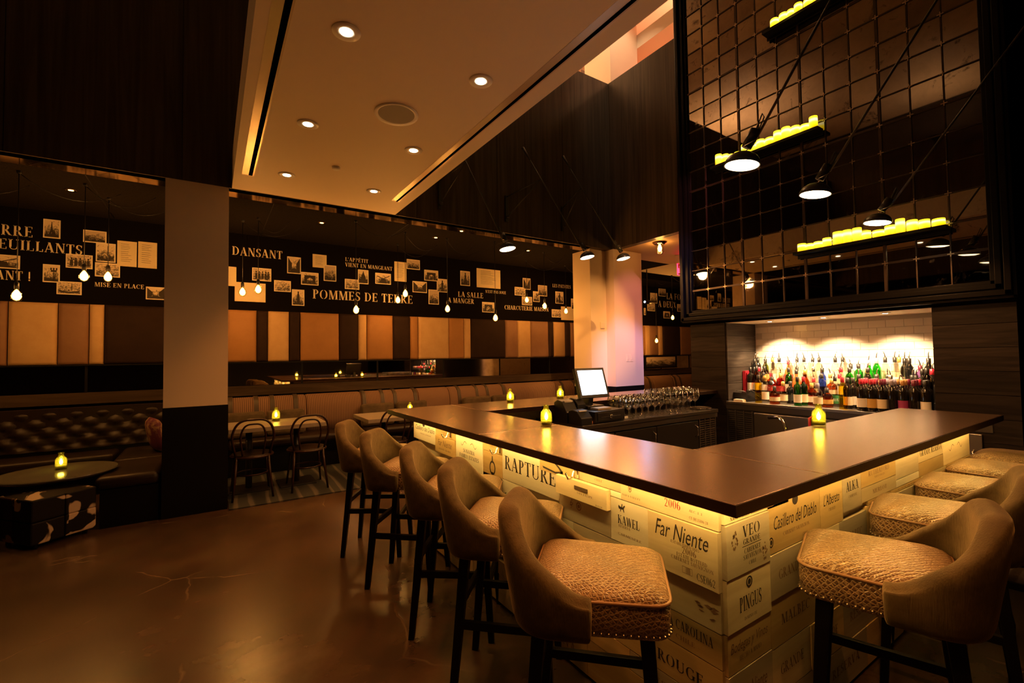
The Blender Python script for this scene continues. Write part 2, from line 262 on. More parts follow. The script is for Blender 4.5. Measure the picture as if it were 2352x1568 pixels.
# ------------------------------------------------------------------ lettering: a serif capital alphabet drawn stroke by stroke
T_,t_=.17,.055
def _g(ch):
    P=[]
    def q(*p): P.append(p)
    def H(x0,x1,y,t=t_): q((x0,y-t/2),(x1,y-t/2),(x1,y+t/2),(x0,y+t/2))
    def V(x,y0=0,y1=1,w=T_,s='tb'):
        q((x-w/2,y0),(x+w/2,y0),(x+w/2,y1),(x-w/2,y1))
        if 't' in s:H(x-w/2-.07,x+w/2+.07,y1-t_/2)
        if 'b' in s:H(x-w/2-.07,x+w/2+.07,y0+t_/2)
    def D(x0,y0,x1,y1,w): q((x0-w/2,y0),(x0+w/2,y0),(x1+w/2,y1),(x1-w/2,y1))
    def A(cx,cy,rx,ry,a0,a1,T=T_):
        n=max(4,int(abs(a1-a0)/18));pr=None
        for i in range(n+1):
            a=math.radians(a0+(a1-a0)*i/n);c,s=math.cos(a),math.sin(a);wd=t_+(T-t_)*abs(c)**1.3
            cur=((cx+rx*c,cy+ry*s),(cx+(rx-wd)*c,cy+(ry-t_-.0*wd)*s))
            if pr:q(pr[0],cur[0],cur[1],pr[1])
            pr=cur
    def tick(x,y0,y1): q((x-.03,y0),(x+.03,y0),(x+.03,y1),(x-.03,y1))
    w=.7
    if ch=='A':D(.08,0,.36,1,.06);D(.64,0,.36,1,.19);H(.2,.5,.32);H(0,.18,t_/2);H(.48,.78,t_/2);w=.78
    elif ch=='B':V(.17);A(.26,.76,.28,.24,-90,90);A(.26,.27,.34,.27,-90,90);w=.66
    elif ch=='C':A(.42,.5,.4,.5,50,310);tick(.68,.72,.95);w=.76
    elif ch=='D':V(.17);A(.28,.5,.46,.5,-90,90);w=.8
    elif ch in'EFÉ':
        V(.17);H(.2,.58,1-t_/2);H(.2,.46,.52);tick(.57,.8,1);tick(.46,.42,.62);w=.66
        if ch!='F':H(.2,.6,t_/2);tick(.59,0,.22)
        if ch=='É':q((.25,1.08),(.32,1.08),(.5,1.26),(.38,1.26))
    elif ch=='G':A(.42,.5,.4,.5,50,320);V(.68,.05,.42,s='t');tick(.68,.72,.95);w=.82
    elif ch=='H':V(.17);V(.65);H(.2,.62,.5);w=.84
    elif ch=='I':V(.17);w=.36
    elif ch=='J':V(.3,.2,1,s='t');A(.2,.2,.18,.2,180,360,.1);w=.46
    elif ch=='K':V(.17);D(.24,.42,.62,1,.06);D(.66,0,.36,.58,.18);H(.5,.74,1-t_/2);H(.52,.82,t_/2);w=.8
    elif ch=='L':V(.17);H(.2,.58,t_/2);tick(.57,0,.26);w=.64
    elif ch=='M':V(.13,w=.06);D(.2,1,.47,0,.18);D(.75,1,.47,0,.06);V(.83);w=1.0
    elif ch=='N':V(.13,w=.06);D(.17,1,.66,0,.19);V(.68,w=.06);w=.82
    elif ch in'OQ0':
        rx=.4 if ch!='0' else .3;A(rx+.02,.5,rx,.5,-80,80);A(rx+.02,.5,rx,.5,100,260);w=2*rx+.06
        if ch=='Q':D(.5,.1,.75,-.15,.1)
    elif ch in'PR':
        V(.17);A(.28,.74,.3,.26,-90,90);w=.64
        if ch=='R':D(.66,0,.36,.48,.18);H(.56,.78,t_/2);w=.78
    elif ch=='S':A(.29,.74,.25,.26,35,250);A(.29,.27,.27,.27,-145,75);D(.16,.62,.44,.4,.2);tick(.5,.74,.96);tick(.06,.04,.28);w=.6
    elif ch=='T':V(.33,s='b');H(.02,.64,1-t_/2);tick(.04,.76,1);tick(.62,.76,1);w=.68
    elif ch=='U':V(.17,.25,1,s='t');A(.41,.28,.32,.28,180,360,.1);V(.68,.25,1,w=.06,s='t');w=.84
    elif ch=='V':D(.1,1,.37,0,.19);D(.62,1,.37,0,.06);H(0,.26,1-t_/2);H(.5,.74,1-t_/2);w=.74
    elif ch=='W':D(.1,1,.3,0,.18);D(.48,1,.3,0,.06);D(.5,1,.7,0,.18);D(.9,1,.7,0,.06);w=1.0
    elif ch=='X':D(.14,1,.6,0,.19);D(.6,1,.14,0,.06);H(0,.28,1-t_/2);H(.46,.74,t_/2);w=.76
    elif ch=='Y':D(.1,1,.36,.45,.19);D(.62,1,.36,.45,.06);V(.36,0,.45,s='b');H(.0,.26,1-t_/2);w=.74
    elif ch=='Z':H(.04,.6,1-t_/2);H(.04,.62,t_/2);D(.14,0,.52,1,.18);w=.66
    elif ch=='1':V(.2,s='b');D(.1,.82,.2,1,.1);w=.42
    elif ch=='2':A(.3,.72,.27,.28,-10,170);D(.08,0,.5,.66,.1);H(.05,.58,t_*.8,t_*1.6);w=.64
    elif ch=='3':A(.27,.75,.25,.25,-90,150);A(.27,.27,.28,.27,-150,90);w=.6
    elif ch=='5':H(.12,.52,.96,.08);V(.14,.55,1,.06,'');A(.27,.32,.28,.32,-150,120);w=.6
    elif ch=='6':A(.3,.3,.28,.3,-180,180);A(.42,.45,.4,.55,95,180);w=.62
    elif ch=='8':A(.3,.76,.22,.24,0,360);A(.3,.27,.27,.27,0,360);w=.62
    elif ch=='!':D(.12,.25,.12,1,.13);A(.12,.08,.08,.08,0,360,.08);w=.3
    elif ch in"'’":D(.05,.72,.1,1,.08);w=.2
    elif ch=='-':H(.05,.45,.4);w=.5
    elif ch=='.':A(.08,.06,.07,.06,0,360,.06);w=.2
    else:w=.32
    return P,w
_GC={}
def text_w(s,sp=.06): return sum(_gl(c)[1]+sp for c in s)-sp
def _gl(c):
    if c not in _GC:_GC[c]=_g(c)
    return _GC[c]
def lettering(s,o,ux,uz,h,width,m,parent=None,sp=.07):
    """caps along ux (unit) rising along uz, cap height h, squeezed to width"""
    k=width/text_w(s,sp);mb=MB();x=0;o=Vector(o);ux=Vector(ux);uz=Vector(uz)
    for c in s:
        P,w_=_gl(c)
        for p in P: mb.add([o+ux*((x+a)*k)+uz*(b*h) for a,b in p],[list(range(len(p)))])
        x+=w_+sp
    return build(mb,'lettering',m,parent)
def script(s,o,ux,uz,width,m,parent=None,shear=.25,h=None,bold=0):
    """lower-case print set with the built-in font, width in metres"""
    c=bpy.data.curves.new('t','FONT');c.body=s;c.shear=shear;c.offset=bold;c.resolution_u=2;ob=bpy.data.objects.new('t',c);COL.objects.link(ob)
    dg=bpy.context.evaluated_depsgraph_get();me=bpy.data.meshes.new_from_object(ob.evaluated_get(dg));bpy.data.objects.remove(ob)
    xs=[v.co.x for v in me.vertices];x0,x1=min(xs),max(xs);k=width/(x1-x0);kz=k if h is None else h/.7;o=Vector(o);ux=Vector(ux);uz=Vector(uz)
    for v in me.vertices: v.co=o+ux*((v.co.x-x0)*k)+uz*(v.co.y*kz)
    me.materials.clear();return fin('lettering',me,m,parent)
# ================================================================== THE ROOM
ZC=3.28;YW=7.45;YF=5.5;XF=5.68;XB=5.2;ZT=6.15;ZU=8.2
struct(box('floor',(-6,-4,-.1),(12,8,0),MFLOOR))
wb=struct(box('wall_back',(-6,YW,0),(12,YW+.15,ZC),MURAL))
struct(box('wall_left',(-6.15,-4,0),(-6,8,ZU),mat('dark_left_wall',(.03,.022,.016),.7)))
struct(box('wall_front',(-6,-4.15,0),(12,-4,ZU),mat('dark_front_wall',(.03,.022,.016),.7)))
struct(box('wall_right',(12,-4,0),(12.15,8,ZU),mat('warm_plaster',(.5,.38,.28),.7)))
# ceiling of the low dining strip, with its polished bronze edge
cl=struct(box('ceiling',(-6,YF+.3,ZC),(7.6,YW+.15,ZC+.12),ALCEIL))
for i,x in enumerate((-4.2,-2.6,-1.0,.6,2.2,3.8)): 
    box('ceiling_joint',(x-.004,YF+.3,ZC-.002),(x+.004,YW,ZC+.01),BLACK,cl)
struct(box('trim_1',(-6,YF+.02,ZC),(5.25,YF+.3,ZC+.1),BRONZE))
# fascia (parapet) walls round the double-height void
fa=struct(box('wall_fascia_back',(-3.9,YF,ZC),(XF,YF+.12,ZT),FASC))
fr=struct(box('wall_fascia_right',(XF,3.7,ZC),(XF+.12,YF+.12,ZT),FASC))
struct(box('wall_fascia_left',(-4.0,-.1,ZC),(-3.9,YF+.12,ZT),FASC))
struct(box('wall_fascia_front',(-3.9,-.07,ZC),(XB,.05,ZT),FASC))
for i in range(1,8): box('panel_joint',(-3.9+i*1.22-.003,YF-.002,ZC),(-3.9+i*1.22+.003,YF+.01,ZT),BLACK,fa)
# low ceilings outside the void
struct(box('ceiling_front',(-6,-4,ZC),(12,-.07,ZC+.12),CEILP))
struct(box('ceiling_left',(-6,-.07,ZC),(-4.0,YF,ZC+.12),ALCEIL))
struct(box('ceiling_right',(XF+.12,3.6,ZC),(7.6,YF+.3,ZC+.12),mat('amber_ceiling_paint',(.62,.42,.20),.6)))
struct(box('ceiling_far',(7.6,.0,ZC+.02),(12,6.75,ZC+.14),CEILP))
struct(box('wall_soffit_far',(7.6,6.72,ZC-.12),(12,YW,ZC+.02),MURAL))
# the white bridge ceiling that crosses the void, with its slots
br=struct(box('ceiling_bridge',(.18,-.07,ZC),(1.915,YF,ZC+.35),CEILP))
for i,(x0,x1) in enumerate(((.245,.345),(1.70,1.79))):
    box('slot_recess',(x0,-.05,ZC-.001),(x1,5.02,ZC+.0),mat('slot_reflector',(.62,.48,.33),.28,.4),br)
    box('slot_gap',(x0+.055,-.05,ZC-.003),(x1-.012,5.02,ZC-.001),mat('slot_black',(.001,.001,.001),1,spec=0),br)
# upper storey
struct(box('ceiling_upper',(-6,-4,ZU),(12,8,ZU+.1),CEILP))
struct(box('floor_upper_left',(-6,-4,ZT-.3),(-4.0,YF+.12,ZT-.1),CEILP));struct(box('floor_upper_right',(6.1,-4,ZT-.3),(8,YF+.12,ZT-.1),CEILP))
struct(box('floor_upper_back',(-6,YF+.12,ZT-.3),(12,8,ZT-.1),CEILP))
up=struct(box('wall_upper_back',(-6,7.9,ZT-.1),(12,8,ZU),mat('upper_plaster',(.72,.62,.50),.7)))
struct(box('wall_upper_right',(8.0,-4,ZT-.1),(8.1,8,ZU),mat('upper_rose_plaster',(.80,.17,.16),.7)))
struct(box('wall_upper_column',(5.80,5.55,ZT-.1),(6.5,6.2,ZU),WHITEP))
struct(box('wall_upper_beam',(6.5,3.0,7.1),(6.9,7.9,7.35),WHITEP))
# columns
c1=struct(box('wall_column',(-.37,YF,1.05),(.155,6.02,ZC),WHITEP));box('column_base_cladding',(-.375,YF-.006,0),(.16,6.025,1.05),BLACK,c1)
c2=struct(build(MB().box((5.65,5.43,.97),(6.34,6.05,ZC)).box((5.29,5.62,.97),(5.65,6.05,ZC)),'wall_column_bar',WHITEP));build(MB().box((5.645,5.425,0),(6.345,6.055,.97)).box((5.285,5.615,0),(5.645,6.055,.97)),'column_base_cladding',BLACK,c2)
# back-bar wall with its bottle niche
NY0,NY1,NZ0,NZ1,NX=1.29,3.19,.93,1.865,5.84
wm=struct(build(MB().box((XB,.79,1.87),(6.1,3.66,ZU)).box((XB,NY1,0),(6.1,3.66,1.87)).box((XB,.79,0),(6.1,NY0,1.87)).box((NX,NY0,0),(6.1,NY1,1.87)).box((XB+.2,-4,0),(6.1,.79,ZU)),'wall_backbar',MURAL))
z=0
while z<1.86:
    h=min(.19,1.87-z)
    for a,b in ((.79,NY0),(NY1,3.66)):
        box('plank',(XB-.018,a+.001,z+.002),(XB,b-.001,z+h-.002),PLANK,wm)
    if z>.7: box('plank',(XB,NY1-.016,z+.002),(NX,NY1,z+h-.002),PLANKX,wm)
    z+=.19
tm=MB().box((-.003,-.073,-.036),(.004,.073,.036)).mesh('tile');tm.materials.append(TILE)
nr=0;z=1.10
box('grout_bed',(NX-.004,NY0,NZ0),(NX,NY1,1.87),GROUT,wm)
while z<1.86:
    y=NY0+.075-(.075 if nr%2 else 0)
    while y<NY1+.02:
        if NY0+.05<y<NY1-.05:
            fin('tile',tm,None,wm,loc=(NX-.006,y,z))
        y+=.15
    z+=.076;nr+=1
niche=struct(box('ceiling_niche',(XB+.001,NY0,1.866),(NX,NY1,1.872),CEILP))

# ------------------------------------------------------------------ mural wall: padded leather, mirror band, rail
LE={'l':mat('tan_suede',(.52,.33,.16),.65,n=(5,.5,(.62,.42,.22)),sheen=.3),'o':mat('caramel_suede',(.33,.16,.055),.65,n=(4,.6,(.42,.21,.075)),sheen=.3),'m':mat('chestnut_suede',(.22,.115,.07),.65,n=(4,.6,(.30,.165,.10)),sheen=.3),'d':mat('espresso_suede',(.022,.012,.010),.75,n=(5,.6,(.036,.020,.016)),sheen=.06,spec=.15)}
seq=[(-620,'m'),(-330,'d'),(-150,'o'),(-60,'m'),(18,'l'),(133,'m'),(205,'l'),(240,'d'),(420,'l'),(519,'o'),(589.6,'d'),(615,'l'),(664,'d'),(689,'o'),(778.5,'d'),(822,'l'),(842,'o'),(902,'d'),(941,'o'),(959.5,'l'),(1030,'o'),(1064,'l'),(1080,'d'),(1159,'m'),(1188,'l'),(1217.5,'m'),(1258,'d'),(1270,'l'),(1296,'d'),(1308.5,'m'),(1357,'d'),(1420,'o'),(1480,'l'),(1491,'m'),(1510,'l'),(1520,'d'),(1560,'m'),(1600,'l'),(1640,'o')]
PX=lambda px:on_y((px,770),YW).x
for (a,k),(b,_) in zip(seq,seq[1:]):
    x0,x1=PX(a),PX(b)
    if x0<-5.9:continue
    wd=x1-x0;mb=MB();nx=4;prof=[(0,.0),(.012,.03),(.05,.042),(.95,.042),(.988,.03),(1,.0)]
    cols=[(x0+.003,0),(x0+.012,.7),(x0+min(.05,wd*.3),1),(x1-min(.05,wd*.3),1),(x1-.012,.7),(x1-.003,0)]
    vs_=[(x,YW-.003-d*s,1.47+.73*f) for f,d in prof for x,s in cols];n_=len(cols)
    mb.add(vs_,[[i*n_+j,i*n_+j+1,(i+1)*n_+j+1,(i+1)*n_+j] for i in range(len(prof)-1) for j in range(n_-1)])
    build(mb,'leather_panel',LE[k],wb,smooth=True)
ms=[-700,-330,-60,200,519,693.5,866,1017,1146,1260,1357,1480,1516,1580,1640]
for i,(a,b) in enumerate(zip(ms,ms[1:])):
    x0,x1=PX(a),PX(b)
    if x0<-5.9 or b-a<20:continue
    box('mirror_panel',(x0+.012,YW-.012,1.14),(x1-.012,YW-.004,1.455),MIRP if i in(4,5,6) else MIRC if i in(7,11,12) else MIRB,wb)
    box('mirror_mullion',(x1-.012,YW-.02,1.13),(x1+.012,YW,1.47),BLACK,wb)
box('wall_rail',(-6,YW-.035,1.0),(11,YW,1.135),RAILW,wb)
box('panel_ledge',(-6,YW-.05,1.455),(11,YW,1.47),BLACK,wb)
# painted words
UXW=(1,0,0);UZW=(0,0,1)
def mural(s,x0,x1,yt,yb,sp=.07):
    a=on_y((x0,yb),YW-.003);b=on_y((x1,yb),YW-.003);t=on_y((x0,yt),YW-.003);lettering(s,a,UXW,UZW,t.z-a.z,b.x-a.x,CREAM,wb,sp)
for a in (('TERRE',-46,76,509,534),('FEUILLANTS',-28,190,544,568),('RESTAURANT !',-170,72,609,632),('MISE EN PLACE',217,331,647.5,657.5),('DANSANT',533,649,565,584.5),("L'APPÉTIT",793,846,590.5,599),('VIENT EN MANGEANT',793,901,602.5,611.5),('POMMES DE TERRE',718,948,664,685),('LA SALLE',1052,1110,669,681),('A MANGER',1029,1089,683,694.5),("N'EST PAS JOUE",1115,1162,665.5,672),('CHARCUTERIE MAISON',1159,1260,700.5,710),('LES PATATES',1269,1311,651.5,659),('LES SERVIETTES',1329,1400,708,717.5),('LA FOLIE',1531,1580,672.5,686.5),('A DEUX',1512,1553,690,704.5)): mural(*a)
lettering('LE CHEF',(-4.6,YW-.003,2.55),UXW,UZW,.2,.95,CREAM,wb)

# ------------------------------------------------------------------ prints pasted on the mural
def silhouette(kind,p,x0,x1,z0,z1):
    w_,h_=x1-x0,z1-z0;y=YW-.0135;mb=MB();X=lambda u:x0+u*w_;Z=lambda v:z0+v*h_
    pol=lambda *pts:mb.add([(X(u),y,Z(v)) for u,v in pts],[list(range(len(pts)))])
    if kind=='tower': pol((.3,.18),(.44,.18),(.5,.3),(.56,.18),(.7,.18),(.56,.5),(.52,.92),(.48,.92),(.44,.5));pol((0,0),(1,0),(1,.16),(.6,.2),(0,.16))
    elif kind=='small_towers':
        for u,v in ((.2,.72),(.2,.45),(.2,.2)): pol((u-.1,v),(u-.03,v),(u,v+.08),(u+.03,v),(u+.1,v),(u,v+.2))
    elif kind=='lamp': pol((.62,0),(.72,0),(.69,.6),(.65,.6));pol((.45,.6),(.9,.6),(.86,.72),(.49,.72));[pol((u-.05,.7),(u+.05,.7),(u+.06,.86),(u-.06,.86)) for u in(.48,.67,.87)];pol((0,0),(1,0),(1,.12),(0,.22))
    elif kind=='dome': pol((.2,.3),(.8,.3),(.72,.55),(.6,.72),(.52,.95),(.48,.95),(.4,.72),(.28,.55));pol((0,0),(1,0),(1,.3),(0,.34))
    elif kind=='street': pol((0,0),(.32,.28),(.32,.6),(0,1));pol((1,0),(.68,.28),(.68,.6),(1,1));pol((0,0),(1,0),(.6,.3),(.4,.3))
    elif kind=='mill': pol((.25,0),(.75,0),(.66,.5),(.34,.5));pol((.02,.72),(.06,.78),(.52,.52),(.5,.46));pol((.98,.8),(.94,.86),(.48,.52),(.5,.46));pol((.2,.1),(.25,.08),(.52,.5),(.5,.52))
    elif kind=='figure': pol((.35,.05),(.65,.05),(.6,.45),(.62,.68),(.55,.78),(.45,.78),(.38,.68),(.4,.45));pol((.44,.78),(.56,.78),(.57,.92),(.43,.92))
    elif kind=='arch': pol((.15,.1),(.3,.1),(.32,.45),(.5,.6),(.68,.45),(.7,.1),(.85,.1),(.85,.8),(.15,.8))
    elif kind=='waiters': [ (pol((u-.07,.1),(u+.07,.1),(u+.06,.6),(u-.06,.6)),pol((u-.035,.62),(u+.035,.62),(u+.035,.78),(u-.035,.78))) for u in(.18,.36,.54,.72,.88)]
    elif kind=='boat': pol((.0,.3),(.5,.12),(1,.3),(.9,.1),(.5,.02),(.1,.1));pol((.6,.3),(.63,.3),(.63,.9),(.6,.9))
    elif kind=='lines':
        for v in (.9,.82,.75,.68,.58,.5,.42,.33,.25,.17): pol((.14,v),(.14+random.uniform(.4,.72),v),(.14+random.uniform(.4,.72),v+.012),(.14,v+.012))
    else: return
    build(mb,'printed_image',mat('print_ink',(.035,.026,.02),.7),p)
NP=[0]
def printp(px0,py0,px1,py1,label,kind='photo',mi=0,sil=None,off=0,cat='photograph'):
    a=on_y((px0,py1),YW-.006);b=on_y((px1,py0+(py1-py0)*.0),YW-.006);x0,x1=a.x,b.x;z0=a.z;z1=on_y((px0,py0),YW-.006).z
    NP[0]+=1;dy=.0008*(NP[0]%4)+off
    t=thing('photo_print' if kind=='photo' else 'menu_sheet',label,cat,((x0+x1)/2,YW-.004,z0),0,'prints pasted on the mural wall');o=Vector(t.location)
    bb=MB().box((x0-o.x,-.006-dy,0),(x1-o.x,0,z1-z0));build(bb,'paper_sheet',PAPER if kind=='paper' else CARD,t)
    m_=.012
    if kind=='photo':
        build(MB().box((x0+m_-o.x,-.0075-dy,m_),(x1-m_-o.x,-.006-dy,z1-z0-m_)),'picture',PHOTOS[mi%3],t)
    if sil:
        c=thing;mbp=[]
        silhouette(sil,t,x0+m_,x1-m_,z0+m_,z1-m_);ch=t.children[-1];ch.location=(-o.x,-o.y-dy+.0008,-o.z)
P=printp
P(99,502,139.5,545,'tall tower postcard with a dark base beside the three large letters RRE','photo',0,'tower')
P(-40,581,46.5,613,'wide print of an old windmill above the word ending in ANT','photo',0,'mill')
P(191,527,245,555,'landscape town print, top left corner of the cluster beside two menu pages','photo',2,None)
P(220,556.5,266,600,'print of a bridge pier over water touching the two yellowed menu pages','photo',0,'boat')
P(151,582,213,614,'wide dark print of a busy dining terrace left of the bridge print','photo',1,'waiters')
P(218,602,276,634,'print of a crowd at tables just above the words MISE EN PLACE','photo',1)
P(269,552,314.5,610,'yellowed menu page, the one touching the bridge print','paper',0,'lines',.001,'menu page')
P(317,554,361,614,'yellowed menu page, the one nearer the white column','paper',0,'lines',.001,'menu page')
P(98,606,138,647,'print of an ornate triple street lantern above the river bend print','photo',0,'lamp')
P(130,645,188,675,'landscape print of a river bend touching the lantern print','photo',1,'boat')
P(335,658,380,687,'print of a narrow street with bright sky half behind the white column','photo',0,'street')
P(505,610,543,655,'blank warm-lit paper sheet against the white column edge','paper',0,None,0,'paper sheet')
P(539,647,610,691,'large blank glowing paper sheet behind two close hanging bulbs','paper',0,None,.002,'paper sheet')
P(579,614,623,643.5,'print of a row of waiters in dark suits below the word DANSANT','photo',1,'waiters')
P(629.5,643,668,668.5,'small landscape print of card players left of the standing man print','photo',1)
P(659.5,588.5,691,627,'tall print of an old street tower right of the word DANSANT','photo',0,'street')
P(691.5,624,731.5,653,'print of an arched building corner below the tall street print','photo',0,'arch')
P(718,583,750,613,'blank square note sheet touching the leafy park print','paper',0,'lines',0,'paper sheet')
P(743.5,608,772,644.5,'tall dark print of a leafy park under the square note','photo',2,None,.002)
P(670.5,664,699,701,'tall print of a standing man right above the leather panels','photo',0,'figure')
P(792,640,825,663,'landscape garden print overlapping the domed church print','photo',1)
P(822,618.5,846,651,'tall print of a domed church below the word VIENT','photo',0,'dome',.002)
P(862,626,897.5,651,'print of a mill wheel below the word MANGEANT','photo',0,'mill')
P(906,600,933,645,'narrow printed menu column right of the word MANGEANT','paper',0,'lines',0,'menu page')
P(934,594.5,964,617,'landscape crowd print touching the narrow menu column','photo',2)
P(974.5,619,1006,643.5,'print of an old shop front, upper of the four-print cluster','photo',0,'arch')
P(947.5,645,980,670.5,'landscape boulevard print at the left of the four-print cluster','photo',0,'street')
P(1003.5,639.5,1027.5,670,'tall print of a fountain at the right of the four-print cluster','photo',0,'figure',.002)
P(984.5,664.5,1007.5,698,'tall print of a pond with reeds at the foot of the four-print cluster','photo',2,None,.001)
P(1057.5,621.5,1079,655,'tall dark print of a kitchen beside the large pale letter sheet','photo',2,'figure')
P(1095,615.5,1148.5,659,'large pale typed letter sheet above the words PAS JOUE','paper',0,'lines',0,'letter')
P(1107.5,693,1135,716.5,'print of a dining room with tall windows under LA SALLE','photo',0,'arch')
P(1201,638,1218,664,'small tall street print above the fountain square print','photo',2,'street')
P(1182,658.5,1206,677.5,'small landscape print of a fountain square','photo',1,None,.001)
P(1199,680.5,1221.5,700,'small print half covered by a hanging bulb above MAISON','photo',1)
P(1224.5,668.5,1239,692.5,'small tall print of a lamp post doorway','photo',0,'lamp')
P(1236,654.5,1256,679,'small dark print of a shop counter left of LES PATATES','photo',2,None,.001)
P(1276,669,1293.5,696.5,'small tall print of a cook under LES PATATES','photo',0,'figure')
P(1267.5,710,1288.5,728,'small landscape print right beside the blank bulb-lit card','photo',1)
P(1289,703.5,1321,734.5,'blank cream card behind a small hanging bulb near the bar column','paper',0,None,0,'paper sheet')
P(1312,685.5,1326,710,'small tall print touching the garland-framed certificate','photo',0,'tower',.002)
P(1322,654,1339,690,'narrow garland-framed certificate sheet left of the bar column','paper',0,'lines',0,'certificate')
P(1342.5,643.5,1358,667,'small tall print tucked against the bar column edge','photo',1)
P(1494,672,1509,695.5,'small print of snow and trees left of the words LA FOLIE','photo',0,'boat')
P(1513,662,1528.5,679.5,'small print of a bridge just above the words A DEUX','photo',2)
P(1487,696,1503.5,713.5,'small print of a pet under the snow and trees print','photo',1)
P(1479,707,1482.5,723,'sliver of a print against the bar column right edge','photo',0)
P(1556,698,1568,715,'small print half behind the big mirror frame','photo',0)
P(1524,714.5,1538.5,730.5,'small print of an arch below the words A DEUX','photo',0,'arch')

# ================================================================== THE BAR
ZB=1.05;BX0,BX1,BY0,BY1=1.305,4.555,.785,3.955;IX,IY0,IY1=1.905,1.345,3.315;TH=.034
bt=thing('bar_countertop','aged copper bar countertop wrapping three sides of the bar','countertop',(0,0,0))
def slab(x0,y0,x1,y1): return box('copper_sheet',(x0,y0,ZB-TH),(x1,y1,ZB),COPPER,bt,bev=.0015)
g=.0015
slab(BX0,BY0,IX-g,2.34-g);slab(BX0,2.34+g,IX-g,BY1);slab(IX+g,BY0,BX1,IY0);slab(IX+g,IY1,XB-.02,BY1)
SEAM=mat('bright_copper_seam',(.62,.42,.27),.3,.9)
for a,b in (((BX0,2.338),(IX,2.342)),((IX-.002,BY0),(IX+.002,IY0)),((IX-.002,IY1),(IX+.002,BY1))): box('seam_strip',(*a,ZB-.004),(*b,ZB+.0006),SEAM,bt)
EDG=mat('dark_copper_edge',(.055,.03,.02),.3,.7)
for a,b in (((BX0-.004,BY0-.004),(BX0,BY1+.004)),((BX0,BY0-.004),(BX1+.004,BY0)),((BX1,BY0),(BX1+.004,IY0+.004)),((IX,IY0),(BX1,IY0+.004)),((IX-.002,IY0+.004),(IX+.002,IY1)),((IX+.002,IY1-.004),(XB-.02,IY1)),((BX0,BY1),(XB-.02,BY1+.004))): box('edge_band',(*a,ZB-TH-.004),(*b,ZB-.0015),EDG,bt)
XC,YC=1.48,.945
bb=thing('crate_bar','bar clad in stamped pine wine crate panels under the copper top','bar',(0,0,0))
build(MB().box((XC+.01,YC+.01,.0),(XC+.07,3.78,ZB-TH)).box((XC+.01,YC+.01,0),(BX1-.12,YC+.07,ZB-TH)).box((XC+.01,3.72,0),(XB-.03,3.78,ZB-TH)),'bar_carcass',CRATES[2],bb)
def panelL(y0,y1,z0,z1,mi,proud=.0,txt=()):
    """crate end on the face turned to the tables; u runs from y1 (far) to y0 (near)"""
    o=bpy.data.objects.new('crate_panel',MB().box((-.012-proud,-(y1-y0)/2+.001,-(z1-z0)/2+.001),(.01,(y1-y0)/2-.001,(z1-z0)/2-.001)).mesh('crate_panel'))
    COL.objects.link(o);o.data.materials.append(CRATES[mi]);o.parent=bb;o.location=(XC,(y0+y1)/2,(z0+z1)/2)
    for s in txt:
        st,u,v,wd,h,ink,kind=s;W,Hh=y1-y0,z1-z0;org=(-.0128-proud,W/2-u*W,-Hh/2+v*Hh)
        if kind=='c':lettering(st,org,(0,-1,0),(0,0,1),h*Hh,wd*W,ink,o)
        elif kind=='s':script(st,org,(0,-1,0),(0,0,1),wd*W,ink,o,.3,h*Hh)
        else:logo(kind,org,(0,-1,0),wd*W,h*Hh,ink,o)
def panelR(x0,x1,z0,z1,mi,proud=.0,txt=()):
    o=bpy.data.objects.new('crate_panel',MB().box((-(x1-x0)/2+.001,-.012-proud,-(z1-z0)/2+.001),((x1-x0)/2-.001,.01,(z1-z0)/2-.001)).mesh('crate_panel'))
    COL.objects.link(o);o.data.materials.append(CRATEX[mi]);o.parent=bb;o.location=((x0+x1)/2,YC,(z0+z1)/2)
    for s in txt:
        st,u,v,wd,h,ink,kind=s;W,Hh=x1-x0,z1-z0;org=(-W/2+u*W,-.0128-proud,-Hh/2+v*Hh)
        if kind=='c':lettering(st,org,(1,0,0),(0,0,1),h*Hh,wd*W,ink,o)
        elif kind=='s':script(st,org,(1,0,0),(0,0,1),wd*W,ink,o,.3,h*Hh)
        else:logo(kind,org,(1,0,0),wd*W,h*Hh,ink,o)
